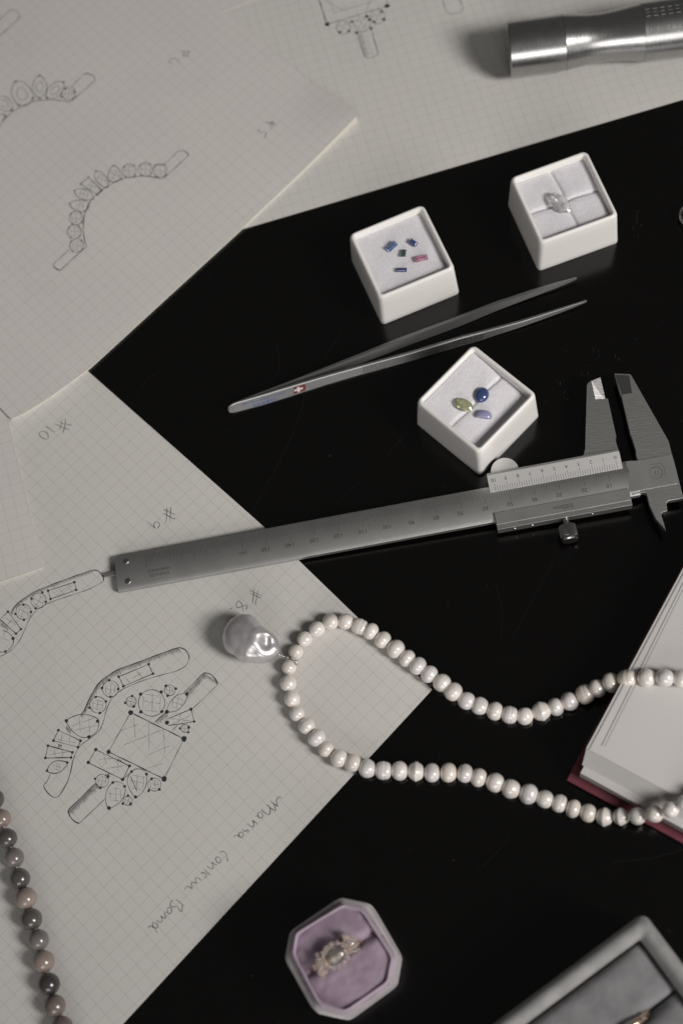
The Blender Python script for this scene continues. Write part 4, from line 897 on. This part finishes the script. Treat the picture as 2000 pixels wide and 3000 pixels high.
mk('barrel_waist', *lathe(TF, [(xb, r2-.4)]+w_+[(xc, r3_-.4)], 96), M['steel_shiny'], tor, autosm=35)
mk('barrel_body', *lathe(TF, [(xc, r3_+.1), (xc+60, r3_+.4), (xc+60, .01)], 96), M['steel_shiny'], tor, autosm=35)
V = []; F = []
kn = []
for i in range(9):
    for j in range(3):
        a = math.radians(78+j*9); x = xc+2+i*3.2
        c_ = TF.W(x, (r3_+.2)*math.cos(a), (r3_+.2)*math.sin(a)); kn.append(prism(Frame(c_, TF.ex, None, np.cross(TF.ex, np.cross([0, 0, 1.0], TF.ex))), [(-.9, -.5), (.9, -.5), (.7, .5), (-.7, .5)], -.2, .25))
mk('grip_knurl', *join(*kn), M['steel_shiny'], tor)

# ------------------------------------------------------------------ book
c0 = P(1656, 2286, 2.6); e1 = P(2000, 1658, 10)-P(1708, 2198, 10); e1[2] = 0
BF = Frame([*P(1696, 2275.5, 2.6)[:2], 0], -np.cross(e1, [0, 0, 1.0])*-1)
# local x: along the lower edge (right-down), local y: along the fore edge (up-right)
ex_b = P(1884, 2340, 10)-P(1703, 2242, 10); ex_b[2] = 0
BF = Frame([*P(1696, 2275.5, 2.6)[:2], 0], ex_b)
book = thing('open_book', 'open book with burgundy cover at the right edge, pearls draped over its page', 'book', BF.o)
cx_, cy_ = BF.L(1657, 2285, 2.6)
lft = BF.L(1690, 2213, 2.6)
mk('cover', *prism(BF, [(cx_, cy_), (230, cy_), (230, 230), (cx_+.3, 230)], .02, 2.6), M['book_red'], book, bevel=.5)
mk('cover_turn_in', *prism(BF, [(cx_+.4, cy_+.35), (cx_+3.9, cy_+4.4), (cx_+3.7, cy_+4.6), (cx_+.2, cy_+.55)], 2.6, 2.68), M['steel_dark'], book) if False else None
# page block: lower part upright, upper part sloping back
x2, y2 = BF.L(1710, 2248, 10.0); x2b, y2b = BF.L(1703, 2241, 10.0); x3, y3 = BF.L(1716, 2192, 17.5)
mk('page_block', *prism(BF, [(0, 0), (225, 0), (225, 220), (0, 220)], 2.62, 10.0), M['book_side'], book, bevel=.15)
xl = BF.L(1708, 2200, 16)[0]
rings = []
for i in range(45):
    t = i/44; z = 10.05+7.3*t; ins = (.16+rs.uniform(0, .12)) if i % 2 and i < 43 else rs.uniform(0, .05); yy = y2b+(y3-y2b)*t**.9+ins; xx = x2b+(x3-x2b)*t+ins*.6; rings.append(([(xx, yy), (226, yy), (226, 221), (xx, 221)], z))
V, F = loft(BF, rings, True, True)
mk('upper_pages', V, F, M['book_page'], book)
top_z = 17.35
# top leaves: each a little proud, ending short of the fore edge
l1a, l1b = BF.L(1722, 2196, top_z), BF.L(2000, 1676, top_z)
l2a, l2b = BF.L(1760, 2185, top_z), BF.L(2000, 1705, top_z)
def leaf(name, pa_, pb_, z, y_off):
    d_ = np.array(pb_)-np.array(pa_); far = np.array(pa_)+d_*1.9
    mk(name, *prism(BF, [(pa_[0], pa_[1]), (220, pa_[1]-0.0), (220, far[1]), (far[0], far[1])], z, z+.12), M['book_page'], book)
leaf('page_leaf', (l1a[0]+.4, l1a[1]+.3), (l1b[0]+.4, l1b[1]), top_z+.02, 0)
V = []; F = []
def bline(pa_, pb_, w, off, z):
    pa_ = np.array(pa_); pb_ = np.array(pb_); d_ = (pb_-pa_); pb_ = pa_+d_*1.5; d_ /= np.linalg.norm(d_); n_ = np.array([d_[1], -d_[0]])
    k = len(V)
    for p_ in (pa_+n_*(off-w/2), pb_+n_*(off-w/2), pb_+n_*(off+w/2), pa_+n_*(off+w/2)): V.append(BF.W(p_[0], p_[1], z))
    F.append((k+3, k+2, k+1, k))
bline(l1a, l1b, .16, .1, top_z+.15); bline(l2a, l2b, .38, 0, top_z+.16); bline((l2a[0]+.5, l2a[1]+.3), (l2b[0]+.5, l2b[1]), .22, .62, top_z+.16)
F = [f[::-1] for f in F]
bo_ = mk('leaf_gap_strips', V, F, M['gap_grey'], book)  # grey strips paint the shaded gaps where the stepped leaves end
bm = bmesh.new(); bm.from_mesh(bo_.data)
for f_ in bm.faces:
    f_.normal_update()
    if f_.normal.z < 0: f_.normal_flip()
bm.to_mesh(bo_.data); bm.free()

# ------------------------------------------------------------------ lilac ring box
ridge = [(1004, 2652), (1060, 2668), (1147, 2803), (1133, 2876), (1011, 2961), (934, 2939), (859, 2794), (868, 2735)]
ZR = 27.0
rw_ = [P(u, v, ZR)[:2] for u, v in ridge]; rc_ = sum(rw_)/8
rb = thing('ring_box', 'small lilac velvet octagonal ring box standing near the bottom edge', 'ring box', [rc_[0], rc_[1], 0])
RF = Frame([rc_[0], rc_[1], 0], [1, 0, 0])
outer = [P(u, v, 23.0)[:2] for u, v in ((994, 2627), (1080, 2646), (1163, 2790), (1148, 2878), (1008, 2980), (916, 2960), (832, 2811), (847, 2727))]
def oct_ring(base, sc_, z, sub=8, rd=.12):
    pts = []
    b_ = [(rc_+(q_-rc_)*sc_) for q_ in base]; n = len(b_)
    for i in range(n):
        p0, p1, p2 = b_[i-1], b_[i], b_[(i+1) % n]
        a = p1+(p0-p1)*rd; c_ = p1+(p2-p1)*rd
        for t in (0, .33, .67, 1): pts.append((1-t)**2*a+2*t*(1-t)*p1+t*t*c_)
    if np.cross(b_[1]-b_[0], b_[2]-b_[1]) < 0: pts = pts[::-1]
    return ([tuple(q_-rc_) for q_ in pts], z)
V, F = loft(RF, [oct_ring(outer, .97, 0.1), oct_ring(outer, 1.02, 1.5), oct_ring(outer, 1.03, 12), oct_ring(outer, 1.0, 21), oct_ring(outer, .985, 22.4), oct_ring(outer, .95, 23.2), oct_ring(outer, .90, 23.4), oct_ring(outer, .86, 23.2)], True, True)
mk('box_base', V, F, M['lilac_pale'], rb, smooth=True)
V, F = loft(RF, [oct_ring(rw_, 1.06, 22.8), oct_ring(rw_, 1.055, 25.2), oct_ring(rw_, 1.03, 26.6), oct_ring(rw_, 1.0, 27), oct_ring(rw_, .985, 26.6), oct_ring(rw_, .975, 25.0), oct_ring(rw_, .97, 22.0)], False, False)
mk('inner_lip', V, F, M['lilac'], rb, smooth=True)
# stitched piping: many little stitches round the lip
st = []
pts_ = [rc_+(q_-rc_)*1.075 for q_ in rw_]
for i in range(8):
    a, b_ = pts_[i], pts_[(i+1) % 8]; L_ = np.linalg.norm(b_-a); nn = int(L_/.9)
    for k in range(nn):
        p = a+(b_-a)*(k+.5)/nn; fr_ = Frame([p[0], p[1], 24.2], [*(b_-a), 0]); st.append(prism(fr_, [(-.28, -.45), (.28, -.45), (.28, .45), (-.28, .45)], -.8, .35))
mk('stitched_piping', *join(*st), M['lilac_pale'], rb, bevel=None, kind='stuff')
# cushion: two rolls pressed together at the slot
slot_d = P(982+10, 2801-6, 26)[:2]-P(982, 2801, 26)[:2]; slot_d /= np.linalg.norm(slot_d); slot_n = np.array([-slot_d[1], slot_d[0]])
rcx = P(990, 2799, 25)[:2]
ring_pts, _ = oct_ring(rw_, .975, 0); ring_pts = np.array(ring_pts)
for sg in (1, -1):
    V = []; F = []; n, ms = 60, 60
    for j in range(n+1):
        for i in range(ms+1):
            s_ = -23+46*i/ms; w2_ = 23*(j/n)**.8
            p = rcx+slot_d*s_+slot_n*(w2_+.12)*sg
            # keep inside the lip
            q_ = p-rc_; an = math.atan2(q_[1], q_[0]); aa = np.arctan2(ring_pts[:, 1], ring_pts[:, 0]); oo = np.argsort(aa); rmax = np.interp(an, aa[oo], np.linalg.norm(ring_pts, axis=1)[oo], period=2*math.pi)
            r_ = np.linalg.norm(q_)
            if r_ > rmax*1.02: q_ = q_/r_*rmax*1.02; p = rc_+q_; r_ = rmax
            z = 26.0-2.8*math.exp(-(w2_/1.3)**1.3)-1.0*(r_/rmax)**10+.3*math.sin(p[0]/4+sg)*math.cos(p[1]/3)+.25*mn_.noise(Vector((p[0]*.35, p[1]*.35, sg)))
            V.append((p[0], p[1], z))
    for j in range(n):
        for i in range(ms): a = j*(ms+1)+i; F.append((a, a+1, a+ms+2, a+ms+1) if sg > 0 else (a+ms+1, a+ms+2, a+1, a))
    mk('cushion', V, F, M['lilac_cushion'], rb, smooth=True)

# cluster ring standing in the slot
rg_c = P(982, 2799, 31)
cr = thing('cluster_ring', 'gold cluster ring with a grey oval stone and many small diamonds in the lilac box', 'ring', [rg_c[0], rg_c[1], 20])
GF = Frame([rg_c[0], rg_c[1], 31], [*slot_d, 0])
mk('band', *tube([GF.W(10*math.cos(a), 0, -10.5+10*math.sin(a)) for a in np.linspace(0, 6.283, 60)], .9, 10), M['gold'], cr, smooth=True)
mk('setting_plate', *tube([GF.W(x, 0, -1.8-.02*x*x) for x in np.linspace(-8.0, 8.0, 14)], [.8+1.2*math.cos(x/8*1.4) for x in np.linspace(-8, 8, 14)], 10), M['gold'], cr, smooth=True)
mk('oval_stone', *loft(GF, [(r_, z_-1.6) for r_, z_ in brill(3.6, 2.7, 2.8, 16)], True, True), M['g_grey'], cr)
def small_stone(x, y, z, r):
    mk('diamond_stone', *loft(Frame(GF.W(x, y, z), GF.ex), brill(r, r, r*1.1, 10), True, True), M['diamond'], cr)
    pr = []
    for a in (.8, 2.37, 3.94, 5.5):
        bx_ = GF.W(x+r*1.02*math.cos(a), y+r*1.02*math.sin(a), z+r*.75); pr.append(lathe(Frame(bx_, [0, 0, 1], [1, 0, 0]), [(-1, .2), (.2, .28), (.42, .2), (.52, .01)], 8))
    mk('prong', *join(*pr), M['gold'], cr, smooth=True)
for k in range(14):
    a = 2*math.pi*k/14+.1; small_stone(4.75*math.cos(a), 3.9*math.sin(a), -.9, .85)
for x, y, r in ((6.6, .9, 1.1), (6.4, -1.3, .95), (6.0, 2.7, .8), (8.2, -.2, .8), (8.0, 1.8, .75), (5.8, 4.2, .7), (7.6, -2.4, .7), (-6.6, -.9, 1.0), (-6.2, 1.3, .9), (-5.8, -2.9, .8), (-8.0, .3, .75), (-7.6, -2.2, .7), (-5.6, 3.4, .7), (7.4, 3.6, .6), (-7.2, -3.8, .6)): small_stone(x, y, -1.3, r)

# ------------------------------------------------------------------ grey velvet box, bottom right
ZG = 34.0
g0 = P(1886, 2670, ZG-1.5); gl = P(1443, 3000, ZG-1.5)-g0; gr = P(2000, 2836, ZG-1.5)-g0; gl[2] = gr[2] = 0
gb = thing('velvet_box', 'large grey velvet jewellery box cut off by the bottom right corner', 'jewellery box', [g0[0], g0[1], 0])
u1 = gl/np.linalg.norm(gl); u2 = -np.array([-u1[1], u1[0], 0]); 
if u2@gr < 0: u2 = -u2
S_ = 88.0
VF = Frame([g0[0], g0[1], 0], u1, u2) if np.cross(u1, u2)[2] > 0 else Frame([g0[0], g0[1], 0], u2, u1)
def rring(ins, z, rad=2.0):
    c_ = S_/2; return ([(c_+x, c_+y) for x, y in sqring(S_/2-ins, max(.3, rad))], z)
V, F = loft(VF, [rring(1, .1), rring(0, 1.5, 3), rring(0, 29, 3), rring(.2, 31, 3), rring(1.0, 33, 3), rring(2.4, 34, 2.5), rring(4.0, 33.8, 2), rring(5.4, 32.2, 1.5), rring(6.2, 30, 1.2), rring(6.6, 22, 1)], True, True)
mk('box_rim', V, F, M['grey_velvet'], gb, smooth=True)
def pillow(x0, x1, y0, y1, zt):
    V = []; F = []; n = 26
    for j in range(n+1):
        for i in range(n+1):
            a, b_ = i/n*2-1, j/n*2-1; ez = (1-abs(a)**7)*(1-abs(b_)**7)
            x, y = x0+(x1-x0)*i/n, y0+(y1-y0)*j/n; V.append(VF.W(x, y, zt-6+6*ez**.45+.3*mn_.noise(Vector((x*.2, y*.2, 0)))))
    for j in range(n):
        for i in range(n): q_ = j*(n+1)+i; F.append((q_, q_+1, q_+n+2, q_+n+1))
    mk('cushion', V, F, M['grey_velvet_d'], gb, smooth=True)
# cushion split measured from the photo: corner at (1981,2895), lower edge towards (1851,2976)
pcx, pcy = VF.L(1981, 2897, 29); qx, qy = VF.L(1860, 2976, 29)
lim = max(pcx, pcy)
if pcx > pcy: pillow(6.7, pcx, 6.7, 80, 31.3); pillow(pcx+.8, 80, 6.7, 80, 30.8)
else: pillow(6.7, 80, 6.7, pcy, 31.3); pillow(6.7, 80, pcy+.8, 80, 30.8)
rr_c = P(1838, 3014, 31.0)
gr_ = thing('rose_gold_ring', 'rose gold ring top just showing in the grey velvet box at the bottom edge', 'ring', [rr_c[0], rr_c[1], 24])
mk('band', *tube([rr_c+np.array([u1[0]*9*math.cos(a), u1[1]*9*math.cos(a), -7+9*math.sin(a)]) for a in np.linspace(0, 6.283, 50)], 1.3, 10), M['gold'], gr_, smooth=True)
for i in range(7):
    c_ = rr_c+u1*(i-3)*2.0+np.array([0, 0, 1.6-abs(i-3)*.35]); mk('diamond_stone', *loft(Frame(c_, u1), [(r_, z_-.5) for r_, z_ in brill(.95, .95, 1.1, 10)], True, True), M['diamond'], gr_)
    mk('prong', *join(*[lathe(Frame(c_+u1*1.0*sx+u2*1.0*sy, [0, 0, 1], [1, 0, 0]), [(-1, .2), (.5, .22), (.7, .01)], 8) for sx in (1, -1) for sy in (1, -1)]), M['gold'], gr_, smooth=True)

# ------------------------------------------------------------------ silver ring at the right margin
sc0 = P(2026, 632, 2.5)
mk('silver_ring', *tube([sc0+np.array([5.0*math.cos(a), 5.6*math.sin(a), .3]) for a in np.linspace(0, 6.283, 48)], .55, 10), M['silver'], origin=sc0, label='thin silver ring half outside the right margin beside the diamond box', cat='ring', smooth=True)
